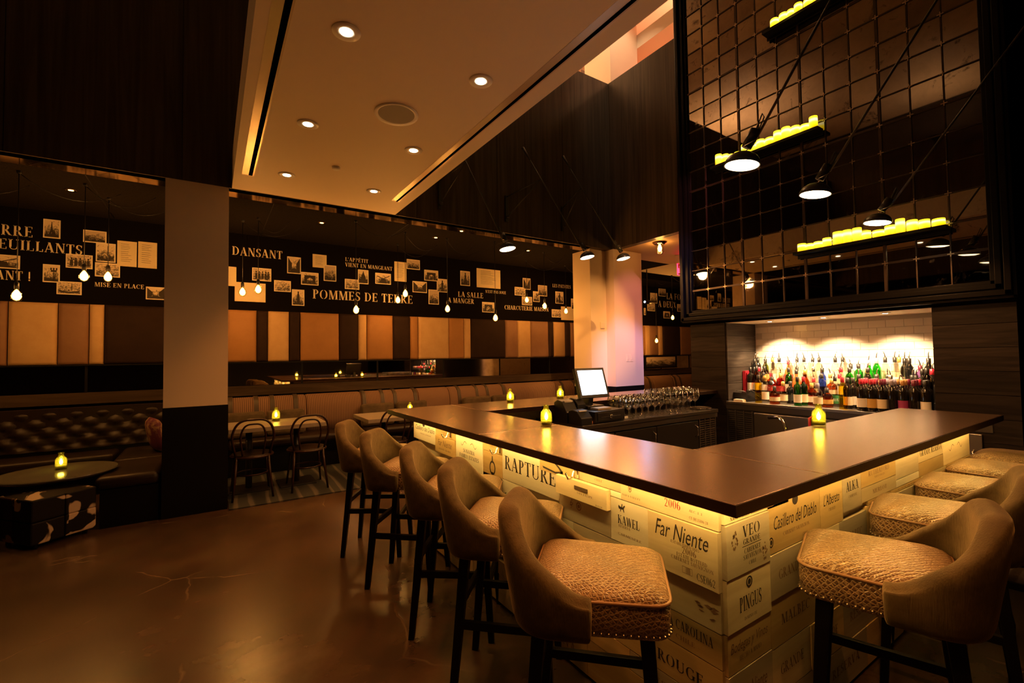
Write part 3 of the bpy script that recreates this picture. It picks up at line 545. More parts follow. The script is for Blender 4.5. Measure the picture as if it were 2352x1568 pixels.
def logo(kind,org,ux,wd,h,ink,par):
    org=Vector(org);ux=Vector(ux);uz=Vector((0,0,1));mb=MB();pol=lambda pts:mb.add([org+ux*(u*wd)+uz*(v*h) for u,v in pts],[list(range(len(pts)))])
    def annul(cx,cy,r0,r1,ky=1,n=18):
        for i in range(n):
            a,b=2*PI*i/n,2*PI*(i+1)/n;pol([(cx+r1*math.cos(a),cy+ky*r1*math.sin(a)),(cx+r1*math.cos(b),cy+ky*r1*math.sin(b)),(cx+r0*math.cos(b),cy+ky*r0*math.sin(b)),(cx+r0*math.cos(a),cy+ky*r0*math.sin(a))])
    if kind=='ring': annul(.5,.38,.3,.42,.9);pol([(.42,.72),(.58,.72),(.56,1),(.44,1)]);pol([(.36,.05),(.64,.05),(.6,.16),(.4,.16)])
    elif kind=='oval': annul(.5,.5,.0,.45,1.0);
    elif kind=='target': annul(.5,.5,.3,.42);annul(.5,.5,0,.2)
    elif kind=='curve':
        for i in range(12):
            a,b=-.2+i*.17,-.2+(i+1)*.17;f=lambda t:(.35+.5*math.sin(t*.8),.9-.42*t);w_=.07;p,q_=f(a),f(b);pol([(p[0]-w_,p[1]),(p[0]+w_,p[1]),(q_[0]+w_,q_[1]),(q_[0]-w_,q_[1])])
        pol([(-.2,.3),(-.16,.15),(.5,0),(.5,.14)]);pol([(.5,0),(.5,.14),(.9,.32),(.85,.12)])
    elif kind=='line': pol([(0,0),(1,0),(1,1),(0,1)])
    elif kind=='vine':
        for i in range(16):
            a=i*2.4;r=.12+.3*random.random();cx,cy=.5+r*math.cos(a)*.8,.5+r*math.sin(a)*1.1;s_=.06+.05*random.random();pol([(cx-s_,cy),(cx,cy-s_),(cx+s_,cy),(cx,cy+s_)])
    elif kind=='horse': pol([(.1,.3),(.3,.3),(.25,.0),(.33,.0),(.42,.3),(.65,.32),(.8,.02),(.88,.04),(.8,.4),(.9,.65),(1,.7),(.95,.85),(.8,.8),(.7,.6),(.3,.58),(.05,.75),(.0,.5)]);pol([(.45,.6),(.6,.6),(.62,.95),(.5,.95)])
    elif kind=='swirl':
        for sx in(-1,1):
            for k_ in range(10):
                a,b=k_*.6,(k_+1)*.6;f=lambda t:(.5+sx*(.12+.36*t/6),.5+.34*math.sin(t)*(.4+.6*t/6));p,q_=f(a),f(b);pol([p,q_,(q_[0],q_[1]+.07),(p[0],p[1]+.07)])
    elif kind=='chess':
        pol([(0,0),(1,0),(1,.02),(0,.02)]);pol([(0,.98),(1,.98),(1,1),(0,1)]);pol([(0,0),(.012,0),(.012,1),(0,1)]);pol([(.988,0),(1,0),(1,1),(.988,1)])
        for i in range(6):
            for j in range(3):
                u,v=.08+i*.145,.08+j*.31;pol([(u,v),(u+.08,v),(u+.055,v+.16),(u+.06,v+.22),(u+.02,v+.22),(u+.025,v+.16)])
    elif kind=='stamp': [pol([(a,0),(b,0),(b,1),(a,1)]) for a,b in((0,.03),(.3,.33),(.97,1),(.42,.5),(.56,.64),(.7,.78))];[pol([(0,a),(1,a),(1,a+.06),(0,a+.06)]) for a in(0,.94)]
    elif kind=='smoke':
        for i in range(9):
            u,v=.1+.8*random.random(),.1+.8*random.random();s_=.05+.12*random.random();pol([(u-s_,v),(u,v-s_*.5),(u+s_*1.3,v+.1*s_),(u,v+s_*.6)])
    build(mb,'printed_mark',ink,par)
ZTOP=ZB-TH-.004
F=INKF;K=INK
# face turned to the room (measured from the photograph's pixels)
yv=lambda px,py:on_x((px,py),XC).y
zv=lambda px,py:on_x((px,py),XC).z
a0=3.775;a1=yv(1004,1000);a2=yv(1052,1020);a3=yv(1113,1030);a4=yv(1158,1060);a5=yv(1245,1090);a6=yv(1325,1120);a7=yv(1431,1130);a8=YC-.0
e1=yv(1289,1130);e2=yv(1407,1170);e3=yv(1497,1230)
za=ZTOP-.175
panelL(a1,a0,za-.02,ZTOP,3,0,(('oval',.42,.58,.12,.22,K,'oval'),('Casillero del Diablo',.1,.42,.85,.2,K,'s'),('CABERNET SAUVIGNON',.3,.26,.5,.05,F,'c')))
panelL(a2,a1,ZTOP-.11,ZTOP,1,0,(('CHATEAU',.25,.55,.5,.2,F,'c'),('CALIFORNIA',.3,.25,.4,.09,F,'c'),('CHARDONNAY',.28,.1,.44,.09,F,'c')))
panelL(a2+.02,a1,za-.06,ZTOP-.112,1,.004,(('Far Niente',.15,.45,.7,.38,F,'s'),('ESTATE GROWN',.2,.2,.6,.1,F,'c')))
panelL(a3,a2-.02,ZTOP-.035,ZTOP,0,0,(('NAPA',.6,.3,.2,.4,F,'c'),))
panelL(a3,a2,za-.11,ZTOP-.037,3,.004,(('swirl',.2,.6,.6,.25,F,'swirl'),('SONATRA',.3,.48,.42,.1,K,'c'),('FAMILY ESTATES',.15,.33,.72,.1,K,'c'),('target',.6,.05,.2,.12,F,'swirl')))
panelL(a4,a3,ZTOP-.105,ZTOP,1,0,(('SANTA CAROLINA',.1,.55,.84,.2,K,'c'),('- CHILE -',.3,.28,.4,.12,F,'c')))
panelL(a4,a3,za-.09,ZTOP-.107,1,0,(('ring',.32,.12,.36,.74,K,'ring'),))
panelL(a5-.0,a4,ZTOP-.055,ZTOP,0,.003,(('VIN APPELLATION',.25,.3,.4,.16,F,'c'),))
zr=ZTOP-.057
panelL(e1,a4,zr-.185,zr,3,0,(('RAPTURE',.05,.35,.9,.42,K,'c'),))
panelL(a6,a5+.0,ZTOP-.115,ZTOP,1,.002,(('poeira',.3,.55,.28,.16,K,'s'),('curve',.2,.05,.55,.6,K,'curve')))
panelL(a7,a6,ZTOP-.10,ZTOP,0,0,(('SANTA CAROLINA',.14,.42,.76,.2,K,'c'),('- CHILE -',.42,.18,.25,.1,F,'c')))
panelL(e2,e1,zr-.115-.02,zr-.045,0,.022,(('SAN FELIPE',.45,.35,.3,.1,F,'c'),('ROUGE',.8,.06,.12,.07,F,'c')))
yc_=(e1+e2)/2-.01;box('crate_handle_slot',(XC-.0365,yc_-.045,zr-.085),(XC-.034,yc_+.045,zr-.069),mat('slot_shadow',(.10,.06,.03),.8),bb)
panelL(e2,e1,zr-.255,zr-.137,2,0,(('vine',.2,.5,.12,.4,F,'vine'),('target',.35,.5,.12,.4,F,'target')))
panelL(a7,e2,ZTOP-.128,ZTOP-.102,3)
panelL(e3,e2+.0,zr-.255,ZTOP-.130,3,0,(('horse',.22,.72,.18,.2,K,'horse'),('KAWEL',.2,.44,.56,.2,K,'c'),('RESERVA',.22,.36,.3,.06,F,'c'),('CARMENERE',.2,.18,.6,.05,F,'c')))
panelL(a8,a7+.002,ZTOP-.128,ZTOP,0,0,(('Red Wine',.40,.52,.16,.15,K,'s'),('2006',.50,.25,.16,.25,INKR,'c'),('LNRB6 75L',.74,.68,.1,.07,F,'c'),('BW 6008',.74,.5,.08,.07,F,'c'),('ALC. 14.1',.74,.3,.12,.07,F,'c'),('CT. DE 25106-28',.74,.1,.17,.08,F,'c'),('oval',.09,.3,.05,.28,F,'target'),('NAPA VALLEY',.02,.16,.22,.06,F,'c')))
zf=ZTOP-.130
panelL(a8,e3,zf-.205,zf,0,.010,(('Far Niente',.12,.62,.76,.30,K,'s'),('ESTABLISHED 1885',.36,.56,.4,.05,F,'c'),('2006',.52,.44,.2,.12,F,'c'),('ESTATE BOTTLED',.44,.36,.42,.065,F,'c'),('CABERNET SAUVIGNON',.36,.28,.58,.065,F,'c'),('stamp',.52,.1,.14,.12,F,'stamp'),('CSE062',.72,.07,.24,.13,K,'c')))
zp=zf-.207
panelL(a8,e3+.05,zp-.14,zp,0,0,(('smoke',.7,.1,.3,.5,F,'smoke'),))
panelL(a8,e3+.12,zp-.26,zp-.142,1,0,(('SANTA CAROLINA',.3,.5,.62,.3,K,'c'),('- CHILE -',.5,.2,.3,.14,F,'c')))
panelL(e3+.122,e2+.25,zp-.33,zp-.03,1,0,(('FLORIDA',.5,.8,.4,.12,F,'c'),('VEO',.45,.48,.45,.2,K,'c'),('GRANDE',.45,.36,.5,.1,K,'c'),('CABERNET',.52,.24,.4,.07,K,'c'),('SAUVIGNON',.5,.13,.5,.08,K,'c')))
panelL(a8,e3+.2,zp-.4,zp-.262,1,0,(('ROUGE',.45,.3,.4,.3,K,'c'),))
# lower courses filled with plainer crate ends
zz=.02;row=0
tops=[zp-.4-.002]
words=['RESERVA','GRANDE','MALBEC','ESTATE','VINO','CUVEE']
while zz<zp-.42:
    y=YC;i=0
    while y<3.7:
        wd=random.choice((.26,.33,.42));y2=min(y+wd,3.775)
        panelL(y,y2,zz,min(zz+.17,zp-.402),random.choice((0,1,1,2)),random.choice((0,0,.004)),((random.choice(words),.2,.35,.6,.25,F,'c'),) if random.random()<.6 else ())
        y=y2;i+=1
    zz+=.172;row+=1
# middle band behind the stools
y=e2+.25
while y<3.7:
    wd=random.choice((.3,.36,.44));y2=min(y+wd,3.775)
    if 3.775-y2<.1:y2=3.775
    zt=(zr-.258 if y<e1 else zr-.188 if y<a4 else za-.115)
    zb0=zz
    while zt-zb0>.05:
        h_=min(.2,zt-zb0) if zt-zb0>.28 else zt-zb0
        panelL(y,y2,zb0,zb0+h_,random.choice((0,1,2,3)),random.choice((0,.003)),((random.choice(words),.15,.4,.6,.25,K,'c'),))
        zb0+=h_+.002
    y=y2
panelL(e3+.05,e2+.25,zp-.028,zr-.258,2,0,());
# face turned to the right-hand stools
xv=lambda px,py:on_y((px,py),YC).x
b1=xv(1757,1230);b2=xv(1875,1130);b3=xv(1927,1110);b4=xv(1970,1090);b5=xv(2050,1060);b6=xv(2103,1050);b7=xv(2160,1035);b8=BX1-.12
s1=xv(1804,1150);s2=xv(1938,1095);s3=xv(2000,1075)
panelR(XC,s1,ZTOP-.105,ZTOP,0,0,(('20',.24,.35,.1,.28,K,'c'),('NAPA VALLEY',.08,.08,.28,.12,K,'c'),('chess',.38,.08,.36,.9,F,'chess'),('08',.78,.4,.1,.28,K,'c'),('CHARDONNAY',.76,.18,.22,.12,K,'c')))
zq=ZTOP-.107
panelR(XC,b1,zq-.185,zq,2,.006,(('VEO',.36,.68,.4,.22,K,'c'),('GRANDE',.36,.54,.4,.1,K,'c'),('line',.34,.5,.44,.012,K,'line'),('CABERNET',.38,.37,.38,.09,K,'c'),('SAUVIGNON',.36,.25,.42,.09,K,'c'),('CHILE',.48,.13,.17,.07,K,'c'),('vine',.08,.5,.2,.4,F,'vine'),('vine',.75,.08,.2,.36,F,'vine')))
panelR(XC,b1+.004,zq-.37,zq-.187,0,.003,(('target',.4,.68,.17,.26,K,'target'),('PINGUS',.26,.3,.5,.28,K,'c'),('DOMINIO DE',.36,.12,.28,.06,F,'c')))
panelR(XC,b1,zq-.51,zq-.372,1,0,(('Bodegas y Vinos',.06,.5,.85,.26,F,'s'),('HECHO A MANO',.25,.24,.5,.12,F,'c')))
panelR(XC,b1,zq-.68,zq-.512,2,.002,(('Far Niente',.25,.4,.6,.3,F,'s'),))
panelR(XC,b1,.02,zq-.682,1,0,(('RESERVA',.2,.4,.6,.25,F,'c'),))
panelR(s1,s2,ZTOP-.06,ZTOP,0,0,(('- CHILE -',.3,.3,.3,.3,F,'c'),))
panelR(b1,b2,zq-.17,zq if False else ZTOP-.062,1,0,(('oval',.44,.70,.12,.24,K,'oval'),('Casillero del Diablo',.10,.40,.82,.24,K,'s'),('CABERNET SAUVIGNON',.26,.24,.5,.07,F,'c'),('CHILE',.62,.08,.1,.06,F,'c'),('target',.0,.1,.09,.22,K,'target')))
panelR(b2,b3,zq-.17,ZTOP-.062,1,0,(("L'Albereto",.15,.45,.7,.22,K,'s'),('CHIANTI',.35,.32,.3,.06,F,'c')))
panelR(b3,b4,zq-.14,ZTOP-.05,2,0,(('ALKA',.2,.45,.65,.22,K,'c'),('CARMENERE',.3,.3,.45,.06,F,'c')))
panelR(s2,s3,ZTOP-.06,ZTOP-.0,1,0,())
panelR(b4,b5,ZTOP-.17,ZTOP-.062,1,0,(('RUTHERFORD',.2,.42,.6,.22,F,'c'),('NAPA VALLEY',.36,.25,.3,.09,F,'c')))
panelR(s3,b5+.12,ZTOP-.06,ZTOP,3,0,(('CHILE',.45,.3,.12,.25,F,'c'),))
panelR(b5,b6,ZTOP-.2,ZTOP-.062,2,0,())
panelR(b4,b5,ZTOP-.24,ZTOP-.172,0,0,(('MERLOT',.3,.35,.4,.3,F,'c'),));panelR(b5,b6,ZTOP-.24,ZTOP-.202,3);panelR(b6,b7,ZTOP-.24,ZTOP-.162,1,0,())
panelR(b6,b7,ZTOP-.16,ZTOP-.062,0,0,(('GRANDE RESERVA',.06,.35,.88,.4,K,'c'),))
panelR(b5+.12,b8,ZTOP-.06,ZTOP,0,.002,(('SAUTERNES',.3,.3,.2,.3,F,'c'),))
panelR(b7,b8,ZTOP-.24,ZTOP-.062,0,0,(('swirl',.2,.35,.5,.4,F,'swirl'),))
zz=.02
while zz<ZTOP-.24:
    x=b1
    while x<b8-.01:
        wd=random.choice((.3,.38,.46));x2=min(x+wd,b8)
        if b8-x2<.1:x2=b8
        top=zq-.172 if x<b3 else ZTOP-.242
        if zz<top-.02: panelR(x,x2,zz,min(zz+.18,top),random.choice((0,1,1,2)),random.choice((0,.004)),((random.choice(words),.2,.4,.6,.22,F,'c'),) if random.random()<.6 else ())
        x=x2
    zz+=.182
# coat hooks under the counter edge
for px,py in ((1040,1002),(1155,1040),(1332,1092)):
    p=on_x((px,py),XC);h=MB().tube([(-.016,0,.018),(-.04,0,-.004),(-.05,0,-.03),(-.075,0,-.03),(-.085,0,-.008)],.005,6).box((-.02,-.009,-.035),(-.012,.009,.035)).lathe([(0,-.008),(.008,0),(0,.008)],8,(-.085,0,-.006))
    o=build(h,'coat_hook',CHROME,bb,smooth=True,loc=(XC,p.y,ZTOP-.06))
# light strips hidden under the counter overhang
LED=emis('led_strip_glow',(1,.58,.14),31)
for i,(a,b) in enumerate((((XC-.095,BY0+.08,ZB-TH-.010),(XC-.080,3.75,ZB-TH-.002)),((BX0+.08,YC-.095,ZB-TH-.010),(BX1-.12,YC-.080,ZB-TH-.002)))):
    tag(box('led_strip',a,b,LED),('warm light strip under the counter edge above the five hooks side' if i==0 else 'warm light strip under the counter edge beside the spirits niche side'),'light strip','light strips under the counter')

# ------------------------------------------------------------------ bar stools
def make_stool():
    t=thing('bar_stool','x','stool',group='velvet bar stools round the copper bar')
    # seat block
    def outline(s,off=0):
        pts=[];w0,w1,x0,x1,r=.222*s,.200*s,-.20*s,.238*s,.055*s
        cs=[(x1,-w1),(x1,w1),(x0,w0),(x0,-w0)]
        for i,(cx,cy) in enumerate(cs):
            sx=1 if cx>0 else -1;sy=1 if cy>0 else -1;a0=[-90,0,90,180][i]
            for k in range(6):
                a=math.radians(a0+90*k/5);pts.append((cx-sx*r+r*math.cos(a),cy-sy*r+r*math.sin(a)))
        return pts
    R_=[[(x,y,z) for x,y in outline(s)] for s,z in ((.97,.648),(.985,.652),(1,.70),(1.0,.748),(.985,.760),(.93,.772),(.8,.784),(.6,.793),(.35,.798),(.1,.80))]
    seat=build(MB().ring(R_),'seat',SNAKE,t,smooth=True)
    build(MB().loop([(x,y,.753) for x,y in outline(1.0)],.0055,6),'piping',PIPE,seat,smooth=True)
    nb=MB()
    for (x,y),(x2,y2) in zip(outline(1.0),outline(1.0)[1:]+outline(1.0)[:1]):
        L=math.hypot(x2-x,y2-y);k=max(1,int(L/.021))
        for j in range(k):
            f=j/k;X,Y=x+(x2-x)*f,y+(y2-y)*f
            if X>-.02: nb.lathe([(.0055,-.002),(.0045,.002),(.002,.0045)],6,(X,Y,.66),False,True,axis=(X*.3 if abs(Y)>.15 else 1,Y,0))
    build(nb,'nail_trim',NAIL,t,smooth=True)['kind']='stuff'
    # wrap-around upholstered back: sections along a U path
    path=[];N_=34
    for i in range(N_+1):
        u=-1+2*i/N_;a=abs(u);sg=1 if u>0 else -1
        # straight arm then rounded back
        if a>.60: f=(a-.60)/.40;x=-.115+f*.12;y=sg*(.232-.004*f);nx,ny=0,sg
        else:
            th=a/.60*PI/2;x=-.115-.135*math.cos(th)**.75 if th<PI/2-1e-6 else -.115;y=sg*.232*math.sin(th)**.8;nx,ny=-math.cos(th),sg*math.sin(th)
        b=max(0,min(1,(a-.20)/.74));tp=(1-b)**2.1*(1+1.1*b)
        top=.772+.228*tp
        path.append((x,y,nx,ny,top,tp))
    rings=[]
    for x,y,nx,ny,top,tp in path:
        th_=.030+.022*tp;lean=.055*tp
        def pt(o,z,l): return (x+nx*o+(-l),y+ny*o,z)
        rings.append([pt(.012,.64,0),pt(.026,.66,0),pt(.028,.74,lean*.15),pt(.026+.004*tp,.5*(.74+top),lean*.6),pt(.020,top-.025,lean),pt(.006,top-.004,lean+.004),pt(-.5*th_,top,lean),pt(-th_,top-.012,lean-.006),pt(-th_-.006,top-.04*(.4+.6*tp),lean*.85),pt(-.026-.012*tp,.5*(.76+top)-.01,lean*.5),pt(-.016,.752,0),pt(-.010,.64,0)])
    build(MB().ring(rings),'backrest',VELV,t,smooth=True,sub=1)
    for sx,sy in ((-1,-1),(-1,1),(1,-1),(1,1)):
        p=(sx*.165-.0,sy*.165,.645);q=(sx*.205+(-.02 if sx<0 else -.0),sy*.19,0);P0,Q0=Vector(p),Vector(q)
        build(MB().ring([[(P0.x+a*.022,P0.y+b*.022,P0.z) for a,b in((1,1),(-1,1),(-1,-1),(1,-1))][::-1],[(Q0.x+a*.015,Q0.y+b*.015,0) for a,b in((1,1),(-1,1),(-1,-1),(1,-1))][::-1]]),'leg',DKWOOD,t,bev=.003)
    for a,b,zz_ in (((.19,-.18),(.19,.18),.28),((-.205,-.183),(.195,-.183),.34),((-.205,.183),(.195,.183),.34),((-.2,-.18),(-.2,.18),.40)):
        build(MB().bar((*a,zz_),(*b,zz_),.022,.034),'stretcher',DKWOOD,t,bev=.002)
    return t
S0=make_stool()
def stool(i,back,rot,label,d=.245):
    """back = where the top of the backrest stands; rot = heading of the seat front"""
    c=Vector((back.x-(.07 if rot<0 else 0)+d*math.cos(rot),back.y+d*math.sin(rot),0))
    if i==0: S0.location=c;S0.rotation_euler=(0,0,rot);S0['label']=label;return S0
    return dup(S0,c,rot,label)
LS=[((822,964),-34),((888,984),-42),((983,1015),-38),((1083,1054),-44),((1238,1128),-46)]
ln=['velvet bar stool standing farthest from the sharp counter corner, beside the dining tables','velvet bar stool second from the dining tables along the crate front','velvet bar stool in the middle of the five facing the crate front with hooks','velvet bar stool second from the sharp counter corner on the hook side','velvet bar stool next to the sharp counter corner on the hook side, seat fully shown']
for i,(p,a) in enumerate(LS): stool(i,on_z(p,1.0),math.radians(a),ln[i])
rn=['velvet bar stool next to the sharp counter corner on the grapevine crate side','velvet bar stool second from the corner beside the big mirror side','velvet bar stool third from the corner on the big mirror side','velvet bar stool fourth from the corner, near the counter end','velvet bar stool at the far open end of the counter']
RS=[(2.08,.43,109),(2.84,.46,104),(3.50,.46,97),(4.08,.46,94),(4.62,.46,92)]
for i,(x,y,a) in enumerate(RS): stool(i+1,Vector((x,y,0)),math.radians(a),rn[i])

# ================================================================== BIG MIRROR
MX=5.15;MY0,MY1,MZ0=.92,3.59,2.045;PH=.2555;NR=19;NCc=12;PW=(MY1-MY0)/NCc;MZ1=MZ0+PH*NR
mr=thing('wall_mirror','huge dark-framed gridded antique mirror over the bottle niche','mirror',(XB,(MY0+MY1)/2,1.9))
def mbox(n,a,b,m,**k):
    o=Vector(mr.location);return box(n,tuple(Vector(a)-o),tuple(Vector(b)-o),m,mr,**k)
FR=mat('ebonised_frame',(.005,.004,.0035),.35,spec=.12)
for d0,d1,pr in ((0,.03,.02),(.03,.07,.045),(.07,.085,.03),(.085,.125,.075),(.125,.15,.05)):
    mbox('frame_moulding',(MX-pr,MY0-d1,MZ0-d1),(XB-.001,MY1+d1,MZ0-d0),FR,bev=.004)
    for a,b in ((MY0-d1,MY0-d0),(MY1+d0,MY1+d1)): mbox('frame_moulding',(MX-pr,a,MZ0-d1),(XB-.001,b,MZ1),FR,bev=.004)
pm=[]
for m_ in (MIRA,MIRB,MIRP):
    me=MB().box((-.004,-PW/2+.004,-PH/2+.004),(.004,PW/2-.004,PH/2-.004)).mesh('mirror_pane');me.materials.append(m_);pm.append(me)
rp=random.Random(3)
for r in range(NR):
    for c in range(NCc):
        v=noise.noise((c*.35,r*.3,1.7))+rp.uniform(-.25,.25)
        me=pm[0] if v>-.02 else pm[1]
        o=fin('mirror_pane',me,None,mr,loc=(MX-mr.location.x+.01,MY0+(c+.5)*PW-mr.location.y,MZ0+(r+.5)*PH-mr.location.z),rot=(0,rp.uniform(-.001,.001),rp.uniform(-.001,.001)))
CAME=mat('mirror_muntin',(.05,.03,.02),.35,.6)
for c in range(1,NCc):
    wd=.011 if c%3==0 else .0045
    mbox('muntin',(MX-.006,MY0+c*PW-wd,MZ0),(MX+.012,MY0+c*PW+wd,MZ1),CAME)
for r in range(1,NR):
    wd=.010 if r%5==1 else .004
    mbox('muntin',(MX-.005,MY0,MZ0+r*PH-wd),(MX+.012,MY1,MZ0+r*PH+wd),CAME)
xm=MB()
for r in range(1,NR):
    for c in range(1,NCc): xm.box((MX-.009,MY0+c*PW-.0035,MZ0+r*PH-.022),(MX-.006,MY0+c*PW+.0035,MZ0+r*PH+.022)).box((MX-.009,MY0+c*PW-.022,MZ0+r*PH-.0035),(MX-.006,MY0+c*PW+.022,MZ0+r*PH+.0035))
o=build(xm,'pane_clip',mat('pane_clip_brass',(.5,.36,.24),.3,1),mr,loc=tuple(-Vector(mr.location)));o['kind']='stuff'
# candle shelves on the mirror
def shelf(ya,yb,z,lab,lamp):
    t=thing('candle_shelf','slim dark shelf '+lab,'shelf',(MX,(ya+yb)/2,z),0,'candle shelves on the mirror')
    box('shelf_board',(-.135,-(yb-ya)/2-.015,-.028),(-.012,(yb-ya)/2+.015,0),DKWOOD,t)
    box('shelf_rail',(-.03,-(yb-ya)/2-.015,-.06),(-.012,(yb-ya)/2+.015,-.03),DKWOOD,t)
    y=ya+.045;r_=random.Random(int(z*100));i=0
    while y<yb-.02:
        rad=r_.uniform(.034,.046);h=r_.choice((.07,.085,.09,.10,.105,.13))
        c=tag(build(MB().lathe([(0,0),(rad*.97,0),(rad,.004),(rad,h-.006),(rad*.95,h),(rad*.8,h-.004),(rad*.72,h-.014),(0,h-.016)],18),'pillar_candle',WAX,smooth=True,loc=(MX-.075+r_.uniform(-.01,.01),y,z+.0002)),'glowing yellow pillar candle on the shelf '+lab,'candle','pillar candles, shelf '+lab)
        y+=rad*2+.004;i+=1
    for k in range(3): light('candle_glow','POINT',(-.19,-(yb-ya)/2*.6+(yb-ya)*.3*k,.09),.5,(1,.62,.1),t,.04)
shelf(2.06,3.2,3.745,'with a hinged lamp across it',1)
shelf(1.15,2.30,2.53,'lowest on the mirror',1)
shelf(1.40,2.54,5.00,'highest up the mirror',1)

# ================================================================== LAMPS
def swing_lamp(head,pivot,mount,axis,label,power=26,tail=.55):
    """wall-hinged lamp: bracket from mount to pivot, long rod from a cone counterweight to the dome head"""
    Hd,Pv,Mt=Vector(head),Vector(pivot),Vector(mount);ax=Vector(axis)
    t=thing('swing_lamp',label,'lamp',Mt,0,'black swing-arm wall lamps');o=Mt
    L=lambda v:Vector(v)-o
    nrm=Vector((0,math.copysign(1,Pv.y-Mt.y),0))
    box('wall_bracket',tuple(Vector((-.018,0 if nrm.y>0 else -.03,-.19))),(.018,.03 if nrm.y>0 else 0,.19),BLKMET,t)
    build(MB().tube([nrm*.03+Vector((0,0,.17)),L(Pv)],.007,8),'upper_stay',BLKMET,t,smooth=True)
    build(MB().tube([nrm*.03+Vector((.0,0,-.13)),L(Pv)],.007,8).lathe([(.0,-.02),(.03,-.015),(.03,.015),(0,.02)],10,tuple(nrm*.05+Vector((.0,0,-.13)))),'lower_stay',BLKMET,t,smooth=True)
    d=(Hd-Pv).normalized();end=Hd-d*.16;tl=Pv-d*tail
    build(MB().tube([L(tl),L(end)],.0075,8),'rod',BLKMET,t,smooth=True)
    build(MB().tube([L(tl)-d*.0,L(tl)+d*.22],[.022,.009],10),'counterweight',BLKMET,t,smooth=True)
    a=ax.normalized();side=a.cross(Vector((0,0,1)))
    side=side.normalized() if side.length>.05 else Vector((1,0,0))
    yk=MB()
    for s in (-1,1): yk.tube([L(end)+side*.0,L(end)+side*.03*s+d*.03,L(Hd)-a*.09+side*.045*s],.003,5)
    build(yk,'wire_yoke',CHROME,t,smooth=True)
    # dome: opening faces along a
    R=.094;prof=[(R*math.sin(q),R*.80*math.cos(q)) for q in [PI/2*(i/9) for i in range(10)]]
    sh=build(MB().lathe([(.004,R*.80)]+prof[1:]+[(R*.97,-.002)]+[(r*.96,z*.93) for r,z in prof[1:][::-1]],24,tuple(L(Hd)),axis=tuple(-a)),'shade',BLKMET,t,smooth=True)
    nk=(-a+d*-.9).normalized()
    build(MB().tube([L(Hd)-a*.07-d*.03,L(Hd)-a*.07-d*.13],[.028,.03],12),'socket',BLKMET,t,smooth=True)
    build(MB().tube([L(Hd)-a*.07-d*.13,L(Hd)-a*.10-d*.19,L(Hd)-a*.05-d*.22,L(Hd)-a*.02-d*.15],.0035,6),'power_lead',BLKP,t,smooth=True)
    build(MB().lathe([(0,.012),(.05,.010),(R*.93,.0)],24,tuple(L(Hd)),axis=tuple(a)),'glowing_bulb',emis('lamp_disc_glow',(1,.75,.42),12),t,smooth=True)
    light('lamp_light','SPOT',L(Hd)+a*.03,power,WARM,t,.06,165,.25,aim=a)
DN=Vector((.12,-.35,-1))
sw=[((1166,572),4.2,(1070,371),4.8,(2.51,YF,3.64),'black swing-arm lamp tucked under the white bridge ceiling edge'),((1349,591),4.25,(1243,411),4.8,(3.555,YF,3.625),'black swing-arm lamp, middle of the three on the dark fascia'),((1432,594),4.35,(1335,430),4.8,(4.6,YF,3.64),'black swing-arm lamp hanging in front of the white bar column')]
for hp,hy,pp,py,mt,lb in sw: swing_lamp(on_y(hp,hy),on_y(pp,py),mt,(.1,-.15,-1),lb,48)
for hp,pv,mx_,lb in (((1704,380),(2.72,.79,3.68),2.45,'black swing-arm lamp crossing the middle candle shelf of the mirror'),((1872,447),(3.56,.73,3.66),3.5,'black swing-arm lamp between the two lower candle shelves of the mirror'),((2015,512),(4.57,.60,3.67),4.55,'black swing-arm lamp right in front of the lowest candle shelf')):
    swing_lamp(on_y(hp,1.4),pv,(mx_,.05,3.6),(-.08,.12,-1),lb,42)

# hanging bare bulbs
BULBG=emis('filament_bulb_glow',(1,.52,.10),11)
def pendant(px,py,y,lb,hook=0,power=42,s=1):
    p=on_y((px,py),y);t=thing('pendant_bulb',lb,'pendant lamp',p,0,'bare bulbs hanging over the dining tables')
    build(MB().lathe([(0,-.072*s),(.02*s,-.068*s),(.036*s,-.05*s),(.042*s,-.025*s),(.040*s,0),(.030*s,.025*s),(.018*s,.042*s),(.014*s,.05*s)],16),'bulb',thin_glass('bulb_glass',(1,.9,.7)),t,smooth=True)
    build(MB().lathe([(0,-.060*s),(.022*s,-.050*s),(.034*s,-.026*s),(.030*s,.003*s),(.013*s,.033*s),(0,.045*s)],12),'filament',BULBG,t,smooth=True)
    build(MB().lathe([(.015,.045*s),(.018,.05*s),(.018,.10),(.008,.115),(0,.115)],12),'socket',BLKP,t,smooth=True)
    zc=ZC-p.z
    build(MB().tube([(0,0,.11),(0,0,zc)],.0035,6).lathe([(.012,-.03),(.02,-.02),(.02,0)],8,(0,0,zc)),'cord',BLKP,t,smooth=True)
    sx,sy=hook if hook else (random.uniform(.3,.8),random.uniform(-.3,.4))
    build(MB().tube([(sx*f,sy*f,zc-.02-.16*4*f*(1-f)) for f in [i/10 for i in range(11)]],.0032,5),'swag_cord',BLKP,t,smooth=True)
    light('bulb_light','POINT',(0,0,-.015),power,AMBER,t,.0415)
